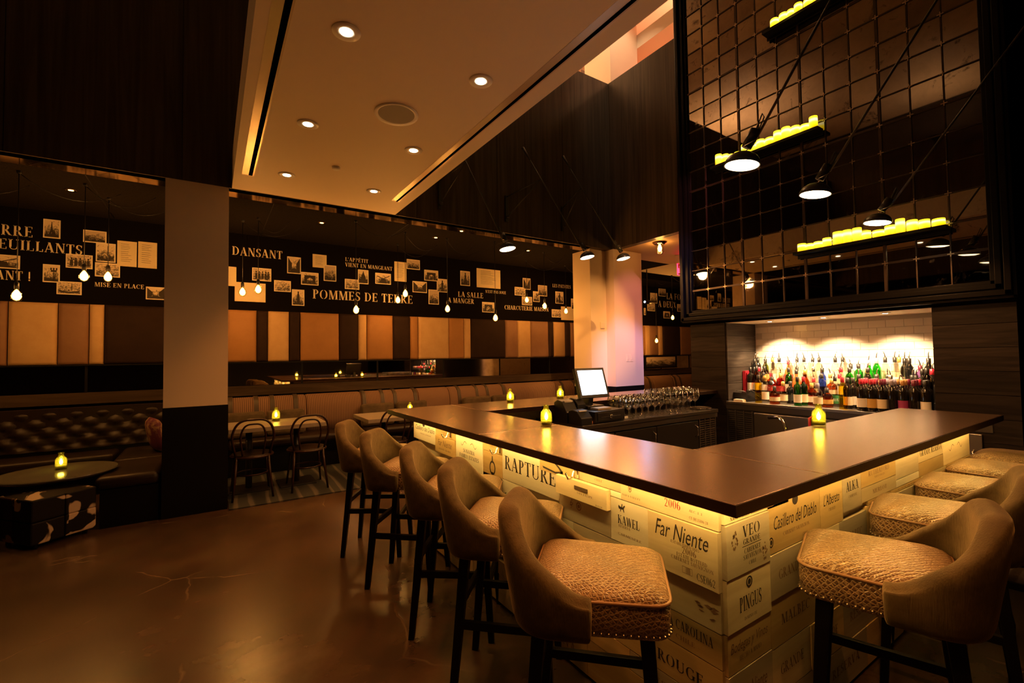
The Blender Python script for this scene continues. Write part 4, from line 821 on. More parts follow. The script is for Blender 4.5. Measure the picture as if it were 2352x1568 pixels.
for a in ((38,675,6.0,'bare bulb hanging lowest by the word ending in ANT'),(193,631,6.1,'bare bulb in front of the busy terrace print'),(248,633,6.5,'bare bulb just above the words MISE EN PLACE'),(557,668,6.7,'bare bulb nearest the column in front of the glowing blank sheet'),(593,662,6.5,'bare bulb right half of the pair on the glowing blank sheet'),(818,709,6.0,'bare bulb hanging below the words POMMES DE'),(931,672,6.2,'bare bulb above the end of the word TERRE'),(914,687,6.9,'small bare bulb covering a letter of the word TERRE'),(1028,707,6.2,'bare bulb below the words A MANGER'),(1138,728,6.0,'bare bulb under the tall windows print'),(1210,687,6.9,'small bare bulb above the word MAISON'),(1251,701,6.2,'bare bulb covering the end of the word MAISON'),(1300,713,6.9,'small bare bulb on the blank cream card'),(1545,728,6.6,'bare bulb below the words A DEUX'),(1508,781,6.9,'small bare bulb in front of the leather panels past the bar column'),(-190,660,6.2,'bare bulb left of the word ending in ANT')): pendant(*a)

# recessed lights
TRIMW=mat('downlight_trim',(.8,.74,.66),.35);DLG=emis('downlight_glow',(1,.80,.50),14)
def downlight(x,y,z,lb,r=.075,power=55,ang=95,parent=None,trim=TRIMW,glow=DLG,aim=(0,0,-1),col=(1,.34,.065),grp='recessed downlights'):
    t=thing('downlight',lb,'downlight',(x,y,z),0,grp)
    build(MB().lathe([(r*.45,-.002),(r*.55,-.004),(r,-.006),(r*1.02,-.001),(r*1.02,.002)],24),'trim_ring',trim,t,smooth=True)
    build(MB().lathe([(r*.45,-.002),(r*.44,.0),(0,.0)],20),'lens',glow,t,smooth=True,loc=(0,0,-.0035))
    if power: light('downlight_beam','SPOT',(0,0,-.02),power,col,t,r*.5,ang,.6,aim=aim)
for j,y in enumerate((4.83,3.69,2.52,1.35,.3)):
    for i,x in enumerate((.61,1.45)):
        w_=('beside the left ceiling slot','beside the right ceiling slot')[i]
        o_=('closest to the dark fascia','second from the dark fascia','third from the dark fascia','fourth from the dark fascia','fifth from the dark fascia')[j]
        downlight(x,y,ZC,'round white downlight '+o_+', '+w_,power=42,ang=72)
sp=thing('ceiling_speaker','round grey-mesh speaker set in the white bridge ceiling','speaker',(1.128,3.2,ZC))
build(MB().lathe([(.13,-.003),(.155,-.010),(.158,-.001)],32),'speaker_ring',TRIMW,sp,smooth=True);build(MB().lathe([(0,-.004),(.132,-.003)],32),'speaker_mesh',mat('speaker_mesh_grey',(.30,.26,.21),.6),sp,smooth=True)
tag(build(MB().lathe([(0,-.022),(.03,-.022),(.036,-.016),(.038,0)],20),'sprinkler_cap',TRIMW,smooth=True,loc=(.97,4.4,ZC)),'small flat white cap on the bridge ceiling','sprinkler')
AL=emis('alcove_downlight_glow',(1,.55,.16),6)
for px,py,n in ((163,436,'over the lounge booth'),(739,511,'above the word VIENT'),(1001,545,'above the large pale letter sheet'),(1213,575,'above LES PATATES'),(1060,530,'beside the fascia lamp nearest the bridge'),(-150,400,'over the far lounge')):
    p=on_z((px,py),ZC);downlight(p.x,p.y,ZC-.001,'small amber downlight in the dark dining ceiling '+n,.05,7,80,trim=BRONZE,glow=AL,col=AMBER,grp='dining ceiling downlights')
for i,(px,py) in enumerate(((1770,738),(1893,729),(2035,719))):
    p=on_z((px,py),1.866);downlight(p.x-.02,p.y,1.866,'niche spotlight over the '+('phone end','middle','dark wine end')[i]+' of the bottles','' or .045,85,105,aim=(.25,0,-1),col=(1,.66,.34),grp='niche spotlights')
# flush jar lamp and exit sign beside the big mirror
p=on_z((1515,556),ZC);t=thing('jar_ceiling_lamp','glowing glass jar lamp on the amber ceiling beside the mirror','ceiling lamp',p)
build(MB().lathe([(.11,0),(.11,-.012),(.085,-.03),(.065,-.035)],24,cap0=True,cap1=True),'canopy',BRONZE,t,smooth=True);build(MB().lathe([(.062,-.035),(.064,-.17),(.05,-.185),(0,-.185)],20),'glass_jar',thin_glass('jar_glass',(.95,.9,.8)),t,smooth=True)
build(MB().lathe([(0,-.16),(.025,-.14),(.034,-.10),(.02,-.05),(.015,-.035)],14),'bulb',BULBG,t,smooth=True);light('jar_light','POINT',(0,0,-.1),14,AMBER,t,.045)
p=on_y((1558,625),5.2);t=thing('exit_sign','red edge-lit exit sign hanging half behind the mirror frame','sign',(p.x+.14,5.2,ZC-.35));RED=emis('exit_red_glow',(1,.02,.06),5)
box('sign_plate',(-.16,-.006,0),(.16,.006,.2),thin_glass('edge_lit_acrylic',(.9,.5,.5)),t);build(MB().box((-.165,-.008,0),(-.155,.008,.2)).box((.155,-.008,0),(.165,.008,.2)).box((-.165,-.008,-.008),(.165,.008,0)),'sign_edge',RED,t);box('sign_canopy',(-.17,-.05,.2),(.17,.05,.352),WHITEP,t)
lettering('EXIT',(-.12,-.008,.05),(1,0,0),(0,0,1),.11,.24,RED,t)
light('exit_glow','POINT',(0,-.1,.1),2.5,(1,.05,.12),t,.05)
# small stage spot that tints the bar column
p=on_y((1481,693),6.4);t=thing('stage_spot','small blue-white stage spot half behind the bar column','spotlight',p)
build(MB().tube([(.16,.0,.0),(0,0,0)],[.045,.05],12).tube([(.08,0,.05),(.08,0,ZC-p.z)],.012,6),'housing',BLKMET,t,smooth=True);build(MB().lathe([(0,0),(.022,0)],14,(-.002,0,0),axis=(-1,0,0)),'lens',emis('blue_lens_glow',(.35,.55,1),20),t)
light('stage_beam','SPOT',(-.03,0,0),10,(.4,.55,1),t,.02,50,.6,aim=(-1,-.6,-.2))
def wash(x,aim,col,power,ang,lb):  # unseen spots added only to colour the bar column
    t=thing('added_wash_light',lb,'spotlight',(x,.05,5.65),0,'unseen coloured wash lights added on the front fascia')
    a=(Vector(aim)-Vector((x,.18,5.6))).normalized()
    build(MB().tube([Vector((0,.13,-.05))-a*.09,Vector((0,.13,-.05))+a*.06],[.045,.055],14),'can',BLKMET,t,smooth=True);box('bracket',(-.03,0,-.05),(.03,.13,-.03),BLKMET,t)
    light('added_wash_beam','SPOT',Vector((0,.13,-.05))+a*.08,power,col,t,.03,ang,.7,aim=a)
wash(2.1,(6.05,5.43,1.2),(.60,.45,1),1500,13,'lilac wash light added unseen on the front fascia')
wash(2.5,(6.35,5.43,2.1),(1,.28,.32),750,13,'rose wash light added unseen on the front fascia')
wash(2.9,(5.45,5.62,1.9),(1,.47,.12),1100,15,'amber wash light added unseen on the front fascia')
# uplights added on the gallery floors to brighten the upper storey
for i,(x,y,pw,lb) in enumerate(((4.4,7.2,380,'on the back gallery'),(7.0,3.9,260,'on the mirror-side gallery'),(-5.0,3.6,30,'on the left gallery'),(-2.2,7.0,150,'on the far left gallery'))):
    t=thing('added_uplight','slim black uplight floor lamp added '+lb,'floor lamp',(x,y,ZT-.1),0,'added gallery uplights')
    build(MB().lathe([(.12,0),(.12,.02),(.015,.03),(.012,.75),(.06,.78),(.11,.86),(.10,.86),(.05,.80),(0,.80)],20,cap0=True),'stand',BLKMET,t,smooth=True);build(MB().lathe([(.06,.83),(0,.835)],16),'bulb',emis('opal_glow',(1,.72,.42),3),t,smooth=True);light('added_uplight_beam','SPOT',(0,0,.86),pw,(1,.62,.34) if x>0 else (1,.58,.30),t,.08,150,.5,aim=(0,0,1))
t=thing('added_gallery_spot','small ceiling spot added to light the gallery column','spotlight',(5.1,4.5,ZU));build(MB().tube([(0,0,0),(0,0,-.12),(.05,.06,-.2)],[.03,.04,.05],12),'can',BLKMET,t,smooth=True)  # invented spot, put in to brighten the upper column
light('added_gallery_spot_beam','SPOT',(.06,.07,-.22),110,(1,.72,.45),t,.04,70,.6,aim=(.75,1,-1.6))
t=thing('added_gallery_spot','small ceiling spot added to light the rose gallery wall','spotlight',(7.0,5.0,ZU));build(MB().tube([(0,0,0),(0,0,-.12),(.06,0,-.2)],[.03,.04,.05],12),'can',BLKMET,t,smooth=True)  # second invented spot, brightens the upper right wall
light('added_gallery_spot_beam','SPOT',(.08,0,-.22),120,(1,.72,.5),t,.04,90,.6,aim=(1,.2,-1))
pa,pb=on_y((1376,150),7.88),on_y((1396,150),7.88);box('door_panel',(pa.x,7.86,ZT-.1),(pb.x,7.9,8.0),BLACK,up)
pa,pb=on_y((1325,150),7.86),on_y((1374,150),7.86);zt_=on_y((1350,135),7.86).z;t=thing('gallery_picture','pale framed picture on the gallery wall beside a black door','picture',((pa.x+pb.x)/2,7.88,zt_-1.0));w_=(pb.x-pa.x)/2
box('frame',(-w_,-.03,0),(w_,.015,1.0),WHITEP,t);box('picture_sheet',(-w_+.12,-.035,.12),(w_-.12,-.03,.88),mat('grey_picture',(.35,.33,.30),.6),t)
# ================================================================== DINING STRIP
tag(build(MB().box((.17,5.42,.0005),(5.27,6.845,.012)).box((5.27,6.07,.0005),(9,6.845,.012)),'striped_carpet',CARPET),'grey and cream wavy-striped carpet under the dining tables','carpet')
bq=thing('banquette','long pinstriped banquette with leather straps along the mural wall','banquette',(0,0,0))
box('plinth',(.2,6.85,0),(9.5,7.3,.36),BLACK,bq);
def cushion(name,a,b,m,par,r=.03,**k):
    o=box(name,a,b,m,par,bev=r,smooth='auto');o.modifiers['b'].segments=4;return o
PS=lambda px:on_y((px,960),6.95).x
for a,b in ((.2,1.9),(1.9,3.7),(3.7,5.6),(5.6,7.6),(7.6,9.4)): cushion('seat_cushion',(a+.004,6.72,.36),(b-.004,7.25,.47),LEATH,bq,.04)
def back_sec(px0,px1):
    x0,x1=PB(px0),PB(px1);prof=[(7.16,.45),(7.13,.62),(7.14,.80),(7.18,.92),(7.25,.975),(7.33,.985),(7.40,.96),(7.41,.45)];n=len(prof);rings=[]
    for x,s in ((x0+.002,.93),(x0+.012,.985),(x0+.035,1),(x1-.035,1),(x1-.012,.985),(x1-.002,.93)):
        rings.append([(x,7.40+(y-7.40)*s,.45+(z-.45)*(1-(1-s)*.35)) for y,z in prof])
    build(MB().ring(rings),'back_cushion',TUFT,bq,smooth=True)
PB=lambda px:on_z((px,905),.97).x if False else on_y((px,915),7.2).x
secs=[519,703,829,959,1031,1160,1277,1330,1400,1500,1545,1600]
for a,b in zip(secs,secs[1:]): back_sec(a,b)
for px in (529,588,625,679,831+4,877,905.5,952,1052,1093,1117,1155,1290,1318,1331,1490,1548,1560):
    x=PB(px);pr=[(7.150,.45),(7.118,.62),(7.128,.80),(7.170,.93),(7.25,.988),(7.33,.998),(7.40,.97)]
    build(MB().ring([[(x-.028,y,z),(x+.028,y,z),(x+.028,y+.006,z-.006),(x-.028,y+.006,z-.006)] for y,z in pr]),'leather_strap',STRAP,bq,smooth='auto')
ncl=['dark velvet lumbar cushion half behind the black column base','dark velvet lumbar cushion behind the candle on the first double table','dark velvet lumbar cushion at the left corner of the second table','pale-edged velvet lumbar cushion behind the second table candle','dark velvet lumbar cushion above the far counter arm, beside its twin','velvet lumbar cushion next to the counter-arm candle']
for (a,b,zt),lb in zip(((500,607,.79),(610,695,.80),(822,895,.82),(902,970,.83),(1053,1115,.86),(1119,1172,.87)),ncl):
    x0,x1=PB(a),PB(b);o=cushion('lumbar_cushion',(x0,-.06,0),(x1,.07,.34),VELVD,None,.045);o.location=(0,7.0,.47);o.rotation_euler=(-.12,0,0);tag(o,lb,'cushion','lumbar cushions on the banquette')
def dining_table(x0,x1,y0,y1,lb):
    t=thing('dining_table',lb,'table',((x0+x1)/2,(y0+y1)/2,0.012),0,'stone-topped dining tables');w_,d=(x1-x0)/2,(y1-y0)/2
    box('tabletop',(-w_,-d,.69),(w_,d,.738),STONE,t,bev=.004);build(MB().tube([(0,0,.02),(0,0,.69)],.035,12),'pedestal',BLKMET,t,smooth=True);box('foot_plate',(-.2,-.2,0),(.2,.2,.015),BLKMET,t,bev=.004)
dining_table(.17,.60,5.80,6.48,'stone-topped dining table half hidden by the black column base');dining_table(.605,1.17,5.80,6.48,'stone-topped dining table with the bright candle bottle')
dining_table(1.62,2.2,5.66,6.36,'stone-topped dining table behind the bar counter tip');dining_table(2.205,2.8,5.66,6.36,'stone-topped dining table hidden behind the counter arm')
def bent_chair():
    t=thing('bentwood_chair','x','chair',group='bentwood chairs at the dining tables')
    build(MB().lathe([(0,.45),(.16,.452),(.2,.458),(.205,.448),(.2,.435),(0,.43)],28),'seat',LEATH,t,smooth=True)
    build(MB().loop([(.205*math.cos(a),.205*math.sin(a),.435) for a in [2*PI*i/28 for i in range(28)]],.014,8),'seat_ring',BENTW,t,smooth=True)
    def hoop(hw,zt,r,yo):
        pts=[]
        for i in range(25):
            f=i/24;a=PI*f;x=-hw*math.cos(a);
            s=math.sin(a);z=.46+(zt-.46)*min(1,s**.55);xx=hw*math.copysign(abs(math.cos(a))**.6,-math.cos(a))*(.78+.22*min(1,(z-.46)/.2))
            pts.append((xx,-.17-.09*(z-.46)/.4-yo,z))
        return pts
    build(MB().tube(hoop(.205,.85,.012,0),.0125,8),'outer_hoop',BENTW,t,smooth=True);build(MB().tube(hoop(.125,.80,.01,-.004),.010,8),'inner_hoop',BENTW,t,smooth=True)
    for sx,sy in ((-1,-1),(1,-1),(-1,1),(1,1)): build(MB().tube([(sx*.15,sy*.14,.44),(sx*.165,sy*.165,.25),(sx*.19,sy*(.235 if sy<0 else .2),0)],[.015,.014,.011],8),'leg',BENTW,t,smooth=True)
    build(MB().loop([(.155*math.cos(a),.155*math.sin(a)*1.02,.24) for a in [2*PI*i/24 for i in range(24)]],.009,6),'leg_ring',BENTW,t,smooth=True);return t
C0=bent_chair();yb=5.62
for i,(px,lb) in enumerate(((583,'dark bentwood chair next to the black column base'),(714,'dark bentwood chair pulled up to the candle table, legs on the lit carpet'),(906,'dark bentwood chair half hidden behind the counter tip'))):
    x=on_y((px,960),yb).x;loc=(x,yb+.26+(-.1 if i==2 else 0),.0125)
    if i==0:C0.location=loc;C0['label']=lb
    else:dup(C0,loc,0,lb)
# candle bottles
JG=thin_glass('green_bottle_glass',(.88,.90,.52),1,.05,(.09,.72,.70,.10));FL=emis('candle_flame_glow',(1,.70,.22),26);JW=mat('candle_wax',(.75,.6,.25),.5)
def candle_jar(p,lb,s=1,power=1.2):
    t=thing('candle_bottle',lb,'candle holder',p,0,'green glass candle bottles')
    k=s;build(MB().lathe([(0,.004*k),(.034*k,.0),(.037*k,.006*k),(.037*k,.07*k),(.034*k,.085*k),(.018*k,.105*k),(.0165*k,.125*k),(.021*k,.133*k),(.019*k,.133*k),(.0145*k,.125*k),(.016*k,.105*k),(.031*k,.083*k),(.034*k,.07*k),(.034*k,.01*k)],20),'bottle',JG,t,smooth=True)
    build(MB().lathe([(0,.008*k),(.030*k,.008*k),(.030*k,.032*k),(0,.034*k)],16),'wax_fill',mat('dark_sand_fill',(.16,.14,.05),.9),t,smooth=True)
    build(MB().lathe([(0,.034*k),(.010*k,.045*k),(.012*k,.058*k),(.007*k,.075*k),(0,.09*k)],12),'flame',FL,t,smooth=True);light('candle_light','POINT',(0,0,.06*k),power,(1,.58,.16),t,.02)
candle_jar(on_z((1255,977),ZB+.0005),'green candle bottle on the copper counter before the cash screen');candle_jar(on_z((1881,978),ZB+.0005),'green candle bottle on the counter arm before the spirits niche');candle_jar(on_z((1172,924),ZB+.0005),'green candle bottle on the far counter arm')
q=on_z((634,966),.752);candle_jar((q.x,q.y,.7505),'green candle bottle on the dining table by the banquette',1.25,2);q=on_z((933,943),.752);candle_jar((q.x,6.1,.7505),'small green candle bottle seen past the counter tip')
q=on_z((1342,902),ZB);candle_jar((3.05,3.72,ZB+.0005),'green candle bottle half hidden behind the receipt printers')

# ================================================================== LOUNGE CORNER
def tufted(x0,x1,y,z0,z1,name,par,flip=1):
    nx,nz=90,36;vs_=[];fs=[]
    for j in range(nz+1):
        for i in range(nx+1):
            u,v=i/nx,j/nz;x=x0+(x1-x0)*u;z=z0+(z1-z0)*v;a=(x-x0)/.115;b=(z-z0)/.10
            d=abs(math.sin(PI*(a+b)/2))*abs(math.sin(PI*(a-b)/2))
            top=(max(0,v-.86)/.14)**2*.07
            vs_.append((x,y-.05*d**.6+top+.06*v,z))
    for j in range(nz):
        for i in range(nx): k=j*(nx+1)+i;fs.append([k,k+1,k+nx+2,k+nx+1])
    return build(MB().add(vs_,fs),name,LEATH,par,smooth=True)
bo=thing('lounge_booth','dark leather corner booth with deep button-tufted back beside the column','booth',(0,0,0))
tufted(-4.4,-.42,7.28,.50,.97,'tufted_back',bo);box('back_core',(-4.4,7.30,.0),(-.42,7.44,.965),LEATH,bo)
box('plinth',(-4.4,6.98,0),(-.42,7.3,.34),BLACK,bo);cushion('seat_cushion',(-4.4,6.86,.34),(-.9,7.28,.46),LEATH,bo,.04)
box('side_plinth',(-.82,5.52,0),(-.40,7.3,.34),BLACK,bo);cushion('seat_cushion',(-.86,5.5,.34),(-.385,6.4,.46),LEATH,bo,.05);cushion('seat_cushion',(-.86,6.41,.34),(-.385,7.28,.46),LEATH,bo,.05)
rt=thing('round_table','low round dark glazed table with a lit candle in the lounge corner','table',(-1.16,5.86,0));build(MB().lathe([(0,.46),(.36,.46),(.41,.475),(.425,.49),(.42,.498),(.40,.50),(0,.50)],48),'tabletop',DKTOP,rt,smooth='auto');build(MB().lathe([(.2,.0),(.2,.015),(.04,.03),(.035,.2),(.05,.46)],20,cap0=True),'pedestal',BLKMET,rt,smooth=True)
q=on_z((140,1077),.5);candle_jar((q.x,q.y,.5005),'green candle bottle on the low round lounge table',1.15,1.2)
COW=[cowhide_mat('cowhide_black',(.005,.003,.0025),(.55,.42,.30),.55),cowhide_mat('cowhide_brown',(.020,.007,.005),(.30,.17,.09),.62)]
def ottoman(x,y,rz,lb,seed):
    t=thing('cowhide_ottoman',lb,'ottoman',(x,y,0),rz,'patchwork cowhide ottomans');r_=random.Random(seed);s=.225;h=.36
    for i in (-1,1):
        for j in (-1,1):
            for k in (0,1):
                a=(min(0,i*s),min(0,j*s),.04+k*h/2);b=(max(0,i*s),max(0,j*s),.04+(k+1)*h/2)
                top=k==1;mb=MB();n=6
                o=box('hide_patch',tuple(c+.0006 for c in a),tuple(c-.0006 for c in b),COW[r_.random()<.35],t,bev=.012);
    build(MB().lathe([(.30,0),(.25,.018),(.13,.03),(0,.034)],4,(0,0,.398)),'top_pad',COW[0],t,smooth=True,rot=(0,0,PI/4),loc=(0,0,0))
    for i in(-1,1):
        for j in(-1,1): build(MB().tube([(i*.17,j*.17,0),(i*.17,j*.17,.045)],.018,8),'foot',BLACK,t,smooth=True)
    return t
ottoman(-1.145,5.50,math.radians(39),'black and white patchwork cowhide ottoman in front of the round table',2);ottoman(-1.78,5.62,math.radians(20),'patchwork cowhide ottoman with rust patches cut off at the frame edge',5)
def pillow(x,y,z,rz,lb):
    me=MB();n=10;vs_=[];
    for s in(1,-1):
        for j in range(n+1):
            for i in range(n+1):
                u,v=i/n*2-1,j/n*2-1;t_h=.07*((1-u**4)*(1-v**4))**.6;k=1-.08*(abs(u*v))**2;vs_.append((u*.2*k,s*t_h,.2+v*.2*k))
    fs=[];N_=(n+1)**2
    for s in(0,1):
        for j in range(n):
            for i in range(n):
                k=s*N_+j*(n+1)+i;f=[k,k+1,k+n+2,k+n+1];fs.append(f if s==0 else f[::-1])
    bm=bmesh.new();m_=MB().add(vs_,fs).mesh('throw_pillow');bm.from_mesh(m_);bmesh.ops.remove_doubles(bm,verts=bm.verts,dist=1e-4);bmesh.ops.recalc_face_normals(bm,faces=bm.faces);bm.to_mesh(m_);bm.free()
    o=fin('throw_pillow',m_,mat('plum_cowhide',(.10,.012,.05),.7,n=(3.2,.08,(.35,.22,.12))),None,smooth=True,loc=(x,y,z),rot=(-.2,0,rz));tag(o,lb,'pillow','plum pillows in the lounge corner')
q=on_y((372,980),6.5);pillow(-.48,6.75,.46,PI/2+.25,'plum pillow leaning in the booth corner behind the column');pillow(-2.06,6.98,.46,.5,'plum pillow on the booth at the frame edge')

# ================================================================== BEHIND THE BAR
# coolers under the far counter arm
cz=.90;ux0,ux1,uy0=2.66,4.60,2.93
ck=thing('bottle_cooler','black-doored undercounter cooler along the far counter arm','cooler',(0,0,0))
box('work_top',(ux0-.02,uy0,cz-.035),(ux1,3.6,cz),DKSTEEL,ck,bev=.003);box('front_rail',(ux0,uy0+.012,cz-.085),(ux1,uy0+.04,cz-.04),DKSTEEL,ck)
box('cabinet',(ux0,uy0+.05,.06),(ux1,3.6,cz-.036),BLKMET,ck)
e_=[ux0+.02,3.05,3.62,4.28]
for a,b in zip(e_,e_[1:]):
    d=box('cooler_door',(a+.006,uy0+.025,.12),(b-.006,uy0+.05,cz-.10),mat('black_door_vinyl',(.018,.015,.012),.35),ck,bev=.003);build(MB().tube([(b-.06,uy0+.025,cz-.26),(b-.06,uy0-.01,cz-.24),(b-.06,uy0-.01,cz-.16),(b-.06,uy0+.025,cz-.14)],.006,6),'door_handle',CHROME,d,smooth=True)
def grille(x0,x1,y,z0,z1,par,ax='x',n=3,rows=22):
    lm=MB();wd=(x1-x0)/n
    for i in range(n):
        for r in range(rows):
            a=x0+i*wd+.008;b=x0+(i+1)*wd-.008;zz_=z0+(z1-z0)*(r+.5)/rows
            if ax=='x':lm.box((a,y-.004,zz_-.004),(b,y+.004,zz_+.004))
            else:lm.box((y-.004,a,zz_-.004),(y+.004,b,zz_+.004))
    for i in range(n+1):
        a=x0+i*wd
        if ax=='x':lm.box((a-.006,y-.006,z0-.01),(a+.006,y+.006,z1+.01))
        else:lm.box((y-.006,a-.006,z0-.01),(y+.006,a+.006,z1+.01))
    o=build(lm,'vent_louvres',STEEL,par);o['kind']='stuff'
grille(4.30,4.58,uy0+.03,.30,cz-.10,ck)
# back-bar cooler in the niche
bc=thing('back_bar_cooler','stainless back-bar cooler carrying the spirits bottles','cooler',(0,0,0))
box('work_top',(XB-.03,.95,NZ0-.03),(NX-.01,NY1+.0,NZ0),STEEL,bc,bev=.003);box('top_rail',(XB-.025,.95,NZ0-.09),(XB,NY1,NZ0-.032),DKSTEEL,bc);box('cabinet',(XB-.015,.95,.06),(XB-.001,NY1,NZ0-.09),BLKMET,bc)
ed=[2.86,2.25,1.65,1.0]
for b,a in zip(ed,ed[1:]):
    d=box('cooler_door',(XB-.04,a+.01,.12),(XB-.015,b-.01,NZ0-.11),STEEL,bc,bev=.003);build(MB().tube([(XB-.04,a+.06,.55),(XB-.075,a+.06,.56),(XB-.075,a+.06,.68),(XB-.04,a+.06,.69)],.007,6),'door_handle',CHROME,d,smooth=True)
grille(2.88,NY1-.01,XB-.02,.30,NZ0-.11,bc,'y')
# stepped riser carrying the rear bottles
rs=tag(build(MB().box((5.47,NY0+.02,NZ0),(NX-.008,NY1-.03,NZ0+.09)).box((5.64,NY0+.02,NZ0+.09),(NX-.008,NY1-.03,NZ0+.19)),'bottle_riser',DKSTEEL),'stepped dark riser under the rear rows of spirits bottles','riser')
# bottles
SHP={'wine':([(0,0),(.036,0),(.0375,.005),(.0375,.19),(.034,.215),(.018,.245),(.0145,.26),(.0145,.30)],.30,.0375),
'bord':([(0,0),(.036,0),(.0375,.005),(.0375,.20),(.030,.222),(.0145,.235),(.0140,.30)],.30,.0375),
'gin':([(0,0),(.042,0),(.043,.005),(.043,.15),(.040,.165),(.018,.19),(.015,.24)],.24,.043),
'tall':([(0,0),(.035,0),(.036,.005),(.036,.22),(.030,.24),(.014,.26),(.0135,.31)],.31,.036),
'squat':([(0,0),(.05,0),(.052,.006),(.052,.10),(.046,.125),(.018,.15),(.015,.19)],.19,.052),
'flask':([(0,0),(.045,0),(.047,.005),(.050,.10),(.044,.15),(.017,.18),(.0145,.23)],.23,.05),
'pear':([(0,0),(.03,0),(.034,.01),(.047,.10),(.038,.16),(.017,.21),(.014,.28)],.28,.047)}
GL={'green':thin_glass('emerald_bottle',(.10,.55,.10)),'olive':thin_glass('olive_bottle',(.35,.42,.05)),'clear':thin_glass('clear_bottle',(.92,.90,.84)),'amber':thin_glass('amber_bottle',(.75,.28,.04)),'red':thin_glass('red_bottle',(.75,.05,.05)),'blue':thin_glass('blue_bottle',(.12,.22,.72)),'dark':mat('dark_wine_glass',(.010,.008,.006),.08,spec=.6),'black':mat('black_bottle_glass',(.006,.006,.006),.08),'brown':thin_glass('brown_bottle',(.30,.12,.03)),'yellow':thin_glass('yellow_liqueur',(.95,.75,.08)),'orange':mat('orange_bottle',(.75,.14,.03),.25),'purple':mat('purple_bag_cloth',(.10,.02,.14),.7)}
CAPS={'black':mat('black_cap',(.015,.012,.01),.4),'red':mat('red_foil',(.40,.02,.04),.3),'gold':mat('gold_foil',(.55,.36,.10),.3,.6),'wine':mat('burgundy_foil',(.12,.01,.03),.35),'green':mat('green_cap',(.03,.18,.04),.4),'spout':mat('pour_spout_steel',(.55,.52,.48),.25,1),'grey':mat('grey_foil',(.25,.22,.28),.35),'ochre':mat('ochre_foil',(.38,.20,.06),.4)}
LBL={'white':mat('white_label',(.75,.70,.60),.7),'cream':mat('cream_label',(.70,.58,.38),.7),'black':mat('black_label',(.02,.018,.016),.6),'green':mat('green_label',(.03,.20,.06),.6),'red':mat('red_label',(.5,.03,.03),.6),'none':None,'pink':mat('plum_label',(.30,.03,.12),.6),'gold':mat('gold_label',(.55,.33,.08),.5)}
BC={}
def bottle(x,y,z,shape,glass,cap,lab,spout=True,lb=None):
    prof,H_,R_=SHP[shape];key=(shape,glass,cap,lab,spout)
    if key not in BC:
        b=MB().lathe(prof,14).mesh('bottle_glass');b.materials.append(GL[glass])
        rn_=prof[-1][0];c=MB().lathe([(rn_+.002,H_-.045),(rn_+.003,H_-.04),(rn_+.003,H_+.006),(0,H_+.008)],12).mesh('cap');c.materials.append(CAPS[cap])
        l=None
        if LBL[lab]: l=MB().lathe([(R_+.0008,.035),(R_+.0008,min(.12,H_*.42))],14).mesh('label');l.materials.append(LBL[lab])
        s=None
        if spout: s=MB().tube([(0,0,H_),(0,0,H_+.02),(-.006,.003,H_+.05),(-.016,.006,H_+.068)],[.006,.005,.0038,.003],6).mesh('pour_spout');s.materials.append(CAPS['spout'])
        for me in (b,c,l,s):
            if me: me.polygons.foreach_set('use_smooth',[True]*len(me.polygons))
        BC[key]=(b,c,l,s)
    b,c,l,s=BC[key]
    gn={'green':'green','olive':'olive-green','clear':'clear','amber':'amber','red':'red','blue':'blue','dark':'dark wine','black':'black','brown':'brown','yellow':'yellow-filled','orange':'orange','purple':'purple-wrapped'}[glass]
    lb=lb or ('%s %s bottle with %s cap%s%s'%({'wine':'sloping','bord':'high-shouldered','gin':'round-shouldered','tall':'slim tall','squat':'squat','flask':'broad','pear':'pear-shaped'}[shape],gn,{'wine':'burgundy','spout':'steel'}.get(cap,cap),'' if lab=='none' else ' and %s label'%{'pink':'plum'}.get(lab,lab),' and pour spout' if spout else ' in the niche'))
    t=thing('bottle',lb,'bottle',(x,y,z),random.uniform(0,6),'bottles in the tiled niche')
    fin('bottle_glass',b,None,t);fin('cap',c,None,t)
    if l:fin('label',l,None,t)
    if s:fin('pour_spout',s,None,t)
    return t
def at(px,py,x): return on_x((px,py),x).y
R0,R1,R2=5.32,5.55,5.74
Z0_,Z1_,Z2_=NZ0+.0005,NZ0+.0905,NZ0+.1905
rear=[(1690+14,'tall','dark','black','none'),(1728,'wine','black','black','none'),(1744,'flask','brown','black','gold'),(1760,'wine','olive','black','gold'),(1774,'tall','clear','gold','white'),(1792,'tall','clear','black','none'),(1813,'pear','orange','red','red'),(1833,'tall','clear','black','white'),(1849,'tall','clear','black','none'),(1869,'tall','clear','black','none'),(1884,'tall','clear','black','none'),(1921,'tall','clear','black','white'),(1938,'tall','clear','black','none'),(1956,'gin','clear','black','none'),(1974,'gin','green','black','none'),(1998,'pear','green','grey','none'),(2016,'wine','green','grey','none'),(2036,'tall','clear','black','none'),(2058,'tall','clear','black','white'),(2068,'tall','clear','gold','white'),(2081,'wine','dark','black','white'),(2091,'wine','black','black','none'),(2116,'flask','purple','wine','white'),(2136,'wine','dark','black','gold')]
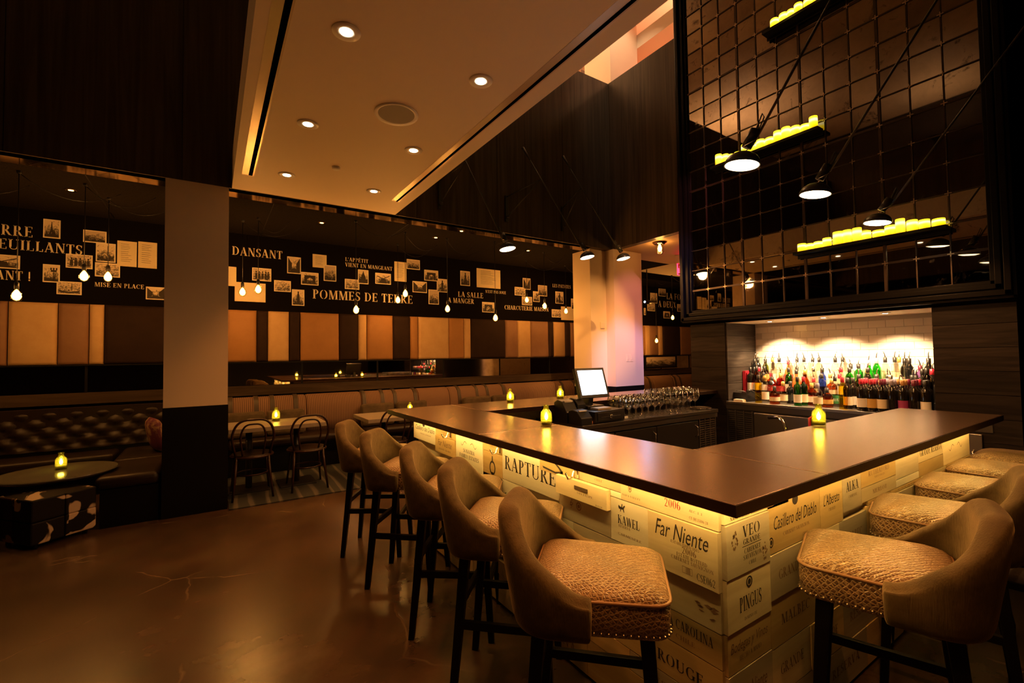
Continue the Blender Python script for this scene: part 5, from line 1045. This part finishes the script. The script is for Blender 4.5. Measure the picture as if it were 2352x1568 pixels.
mid=[(1722,'wine','dark','red','cream'),(1742,'tall','amber','black','white'),(1757,'gin','clear','black','white'),(1781,'squat','red','black','red'),(1803,'flask','amber','gold','red'),(1822,'bord','green','black','white'),(1840,'pear','orange','black','none'),(1858,'gin','clear','black','white'),(1876,'squat','clear','red','cream'),(1893,'wine','blue','black','none'),(1910,'gin','clear','gold','white'),(1928,'gin','clear','red','none'),(1944,'flask','amber','red','none'),(1961,'gin','yellow','green','green'),(1983,'wine','dark','gold','black'),(2002,'gin','green','black','black'),(2022,'gin','clear','black','white'),(2040,'squat','clear','black','white'),(2060,'gin','clear','black','gold'),(2078,'bord','dark','black','cream'),(2098,'wine','dark','red','none'),(2120,'wine','black','wine','cream')]
front=[(1716,'bord','dark','black','white'),(1728.5,'bord','dark','black','white'),(1742,'tall','yellow','black','none'),(1758,'bord','clear','gold','white'),(1771,'gin','clear','black','none'),(1783,'squat','amber','black','cream'),(1797,'gin','clear','gold','cream'),(1814,'gin','black','black','black'),(1832,'bord','green','black','white'),(1848,'bord','green','red','cream'),(1863,'flask','amber','gold','white'),(1880,'gin','clear','grey','cream'),(1898,'squat','amber','black','gold'),(1918,'tall','clear','black','green'),(1936,'tall','yellow','red','none'),(1947,'wine','dark','black','cream'),(1960,'wine','dark','black','white')]
wines=[(1978,'red','white'),(1990,'red','cream'),(2002,'red','gold'),(2014,'wine','none'),(2026,'wine','cream'),(2038,'grey','white'),(2050,'grey','none'),(2064,'ochre','none'),(2074,'ochre','pink'),(2085,'wine','pink'),(2098,'wine','none'),(2110,'red','cream'),(2124,'black','white')]
rear=[(1704,'tall','dark','black','none')]+rear[1:]
mid=[(1708,'bord','dark','red','white'),(1716,'bord','dark','black','white'),(1731,'bord','brown','black','white')]+mid[1:]+[(1751,'tall','clear','black','none'),(1768,'flask','amber','red','gold'),(1791,'gin','red','gold','none'),(1812,'squat','amber','black','red'),(1831,'tall','clear','black','white'),(1868,'pear','amber','gold','none'),(1886,'tall','clear','spout','none'),(1902,'gin','clear','black','none'),(1920,'squat','amber','gold','cream'),(1936,'tall','clear','red','white'),(1953,'tall','green','black','none'),(1972,'gin','amber','black','white'),(1993,'tall','clear','black','none'),(2012,'squat','clear','gold','gold'),(2032,'gin','clear','spout','white'),(2050,'squat','clear','black','none'),(2070,'gin','dark','black','white'),(2088,'tall','brown','black','none'),(2110,'gin','dark','gold','none')]
front=[f for f in front if f[0]>1735]
def tier(rows,xs,z,spf):
    items=[]
    rows=sorted(rows,key=lambda r:r[0])
    for n_,(px,sh,g_,c,l,sp_) in enumerate(rows):
        x=xs[n_%len(xs)];items.append([x,on_x((px,900),x).y,SHP[sh][2],sh,g_,c,l,sp_])
    for it in range(400):
        for a in range(len(items)):
            for b in range(a):
                A_,B_=items[a],items[b];need=A_[2]+B_[2]+.004;dx=A_[0]-B_[0];dy=A_[1]-B_[1];d_=math.hypot(dx,dy)
                if d_<need:
                    ny=math.sqrt(max(0,need*need-dx*dx));mv=(ny-abs(dy))/2+.0002;sg=1 if dy>=0 else -1
                    A_[1]+=sg*mv;B_[1]-=sg*mv
            q_=items[a];q_[1]=min(max(q_[1],NY0+.01+q_[2]),(NY1-.035 if z>NZ0+.05 else 2.99)-q_[2]-(.045 if z<NZ0+.12 and z>NZ0+.05 else 0))
    for x,y,r_,sh,g_,c,l,sp_ in items: bottle(x,y,z,sh,g_,c,l,sp_)
tier([r+(True,) for r in rear],(5.775,5.695),Z2_,None)
tier([r+(r[0]>1735,) for r in mid],(5.60,5.515),Z1_,None)
tier([r+(r[0] in(1771,1898,1918),) for r in front]+[(px,'bord','dark',c,l,False) for px,c,l in wines]+[(px+6,'bord','dark',c,'none',False) for px,c,l in wines[::2]],(5.255,5.34,5.42),Z0_,None)
for o in [x for x in COL.objects if x.type=='EMPTY' and x.name.startswith('bottle') and 'green label' in x['label'] and 'slim tall clear' in x['label']][:1]:
    o.rotation_euler=(0,0,0);nx_,ny_=-.9,-.43;lettering('VOX',(nx_*.0375-.43*.022,ny_*.0375+.9*.022,.06),(.43,-.9,0),(0,0,1),.03,.044,mat('pale_print',(.8,.76,.68),.6),o)
# tall red book at the end of the bottles, phone and papers
y=at(1702,870,5.6);tag(box('red_folder',(5.50,NY1-.062,Z1_),(5.63,NY1-.025,Z1_+.26),mat('red_cloth_cover',(.45,.01,.03),.6)),'tall red folder standing against the plank side of the niche','folder')
ph=thing('desk_phone','black desk phone with a grey keypad on the steel counter','phone',(5.375,3.065,NZ0+.0005),math.radians(80))
build(MB().ring([[(-.09,-.1,0),(.09,-.1,0),(.09,-.1,.02),(-.09,-.1,.02)],[(-.09,.1,0),(.09,.1,0),(.09,.1,.10),(-.09,.1,.10)]]),'phone_body',BLKP,ph,bev=.004)
build(MB().tube([(-.115,-.10,.045),(-.115,-.06,.075),(-.115,.06,.13),(-.115,.10,.12)],[.022,.014,.014,.022],10),'handset',BLKP,ph,smooth=True)
kb=MB()
for i in range(4):
    for j in range(4): yy=-.075+j*.028;kb.box((-.04+i*.028,yy,.024+(yy+.1)*.4),(-.022+i*.028,yy+.018,.036+(yy+.1)*.4))
build(kb,'keypad',mat('phone_keys',(.35,.32,.30),.5),ph);build(MB().box((-.035,.045,.0),(.075,.085,.002)),'display',mat('phone_display',(.7,.66,.6),.4),ph,loc=(0,0,.092),rot=(.38,0,0))
for k in range(4): tag(box('paper_pad',(5.178,2.985+.003*k,NZ0+.0006+k*.007),(5.245,3.10,NZ0+.0070+k*.007),mat('pad_paper',(.7,.64,.55),.7)),'thin white pad in the small stack beside the desk phone','pad','white pads beside the phone')
# wine glasses in ranks on the far cooler
WG=thin_glass('wine_glass_crystal',(.97,.96,.93),3.6,.05)
g1=MB().lathe([(.033,0),(.03,.003),(.006,.007),(.004,.012),(.0035,.075),(.008,.085),(.030,.105),(.038,.13),(.037,.155),(.029,.195),(.028,.195),(.036,.155),(.037,.13),(.029,.107),(.006,.088)],16).mesh('wine_glass');g2=MB().lathe([(.036,0),(.033,.003),(.006,.007),(.004,.012),(.0035,.09),(.008,.10),(.036,.125),(.044,.155),(.043,.185),(.035,.235),(.034,.235),(.042,.185),(.043,.155),(.035,.127),(.006,.103)],16).mesh('wine_glass')
for me in(g1,g2): me.materials.append(WG);me.polygons.foreach_set('use_smooth',[True]*len(me.polygons))
for j in range(4):
    for i in range(13):
        x=3.26+i*.092+j*.016;y=2.985+j*.090;big=x>3.78
        if x>4.36+(.1 if j>1 else 0)-(.06 if j==0 else 0): continue
        fin('wine_glass',g2 if big else g1,None,None,loc=(x+random.uniform(-.006,.006),y+random.uniform(-.006,.006),cz+.0005))
        tag(bpy.data.objects[COL.objects[-1].name],'large empty wine glass in the ranks by the plank wall' if big else 'smaller empty wine glass in the ranks beside the cash drawer','wine glass','wine glasses in ranks behind the bar')
tag(build(MB().lathe([(0,.004),(.10,.005),(.115,.016),(.119,.016),(.105,.0),(0,0)],36),'round_tray',CHROME,smooth=True,loc=(4.47,3.06,cz+.001)),'round silver tray under the end of the wine glass ranks','tray')
# till: cash drawer, screen, printers
RZ=math.radians(4)
dr=thing('cash_drawer','black steel cash drawer with a locked tray front','cash drawer',(2.99,3.11,cz+.0005),RZ)
box('drawer_case',(-.2,-.15,.008),(.2,.2,.105),BLKP,dr,bev=.004);fp=box('drawer_front',(-.17,-.157,.02),(.17,-.15,.092),mat('drawer_front_black',(.02,.018,.017),.3),dr,bev=.002);build(MB().box((-.13,-.161,.05),(-.03,-.157,.054)).box((.03,-.161,.05),(.13,-.157,.054)),'drawer_groove',STEEL,fp);build(MB().lathe([(.018,0),(.018,.01),(.009,.012),(0,.012)],16,(0,-.157,.052),axis=(0,-1,0)),'lock',CHROME,fp,smooth=True)
pos=thing('till_screen','tilted touch screen till with a glowing white display','till',(2.985,3.20,cz+.106),math.radians(-2))
box('base',(-.1,-.08,0),(.1,.1,.03),BLKP,pos,bev=.006);build(MB().bar((0,.04,.03),(0,.02,.15),.09,.05),'neck',BLKP,pos)
sc_=bpy.data.objects.new('display_housing',MB().box((-.175,-.014,-.14),(.175,.025,.14)).mesh('display_housing'));COL.objects.link(sc_);sc_.data.materials.append(BLKP);sc_.parent=pos;sc_.location=(0,-.02,.235);sc_.rotation_euler=(-.30,0,0)
build(MB().box((-.152,-.0165,-.115),(.152,-.0145,.118)),'lit_display',emis('till_display_glow',(.88,.95,1),2.2),sc_)
light('display_light','AREA',(0,-.03,0),1.0,(.8,.88,1),sc_,aim=(0,-1,0),sx=.3,sy=.23)
tag(box('ash_dish',(2.88,2.99,cz+.1065),(3.05,3.09,cz+.128),mat('stone_dish',(.40,.32,.24),.5),bev=.004),'shallow tan tray lying on top of the cash drawer','tray')
def printer(x,y,rz,s,lb,z=None):
    t=thing('receipt_printer',lb,'printer',(x,y,z if z else cz+.0005),rz,'receipt printers beside the till');k=s
    build(MB().ring([[(xx,-.1*k,0),(xx,.1*k,0),(xx,.1*k,.13*k),(xx,.04*k,.15*k),(xx,-.03*k,.14*k),(xx,-.1*k,.07*k)] for xx in (-.075*k,.075*k)]),'printer_case',BLKP,t,bev=.006);box('paper_slot',(-.05*k,-.045*k,.132*k),(.05*k,-.02*k,.142*k),mat('receipt_paper',(.6,.56,.5),.7),t);return t
printer(2.70,3.025,0,.85,'low black receipt printer at the end of the cooler top');printer(2.70,3.215,0,.9,'taller black receipt printer behind the low one').scale=(1,1,1.5);printer(2.835,3.22,0,.68,'small black receipt printer standing on the cash drawer',cz+.1065)
tag(build(MB().ring([[(-.05,-.022,z),(-.02,-.012,z),(.02,-.012,z),(.05,-.022,z),(.06,0,z),(.05,.022,z),(.02,.012,z),(-.02,.012,z),(-.05,.022,z),(-.06,0,z)] for z in(0,.024)]),'bar_sponge',mat('orange_sponge',(.75,.32,.12),.9),loc=(2.83,2.99,cz+.0005),rot=(0,0,.05),bev=.004),'orange hourglass sponge before the cash drawer','sponge')
tag(build(MB().tube([(0,0,.012),(.06,.01,.014)],.013,10),'marker_pen',mat('pale_pen',(.7,.66,.6),.4),loc=(3.21,3.0,cz),smooth=True),'white marker lying beside the cash drawer','pen')
# sink side: steel ledge under the right counter arm, with a faucet and red handle
sk=thing('underbar_sink','steel underbar ledge with a low tap behind the counter arm','sink',(0,0,0));box('sink_ledge',(1.93,IY0,.80),(4.4,IY0+.30,.90),STEEL,sk,bev=.004);build(MB().box((1.98,IY0+.02,0),(2.02,IY0+.06,.8)).box((4.3,IY0+.02,0),(4.34,IY0+.06,.8)).box((1.98,IY0+.24,0),(2.02,IY0+.28,.8)).box((4.3,IY0+.24,0),(4.34,IY0+.28,.8)),'sink_legs',STEEL,sk);q=on_x((1905,957),4.3)
build(MB().tube([(3.3,IY0+.25,.9),(3.3,IY0+.27,1.02),(3.35,IY0+.33,1.045),(3.45,IY0+.45,1.02)],.011,8),'tap',CHROME,sk,smooth=True);build(MB().tube([(3.62,IY0+.25,.9),(3.62,IY0+.25,1.02),(3.75,IY0+.22,1.06)],.010,8),'tap_lever',mat('red_lever',(.5,.02,.02),.4),sk,smooth=True)
tag(box('yellow_cloth',(2.05,IY0+.17,.9005),(2.25,IY0+.29,.912),mat('yellow_cloth_weave',(.55,.42,.04),.9),bev=.004),'folded yellow cloth on the sink ledge by the counter corner','cloth')
# thermostat and switches on the bar column
p=on_y((1383,747),5.62);tag(box('wall_thermostat',(p.x-.05,5.60,p.z-.055),(p.x+.05,5.6195,p.z+.055),mat('ivory_plastic',(.7,.62,.48),.5),bev=.006),'ivory thermostat on the recessed face of the bar column','thermostat')
p=on_y((1446,822),5.43)
for dx,lb in ((-.045,'white switch plate on the bar column, nearer the recessed corner'),(.045,'white switch plate on the bar column, nearer the outer edge')):
    t=thing('switch_plate',lb,'switch',(p.x+dx,5.4295,p.z),0,'switch plates on the bar column');box('plate',(-.035,-.006,-.06),(.035,0,.06),WHITEP,t,bev=.002);box('rocker',(-.012,-.010,-.03),(.012,-.006,.03),WHITEP,t,bev=.001)
# framed picture on the mirror band past the column
t=thing('framed_print','dark-framed black and white print leaning past the bar column','picture',(PX(1512),YW-.06,1.2));box('print',(-.55,-.004,.0),(.55,0,.24),PHOTOS[2],t);build(MB().box((-.6,-.015,-.04),(.6,.01,0)).box((-.6,-.015,.24),(.6,.01,.28)).box((-.6,-.015,0),(-.55,.01,.24)).box((.55,-.015,0),(.6,.01,.24)),'frame',BLACK,t)
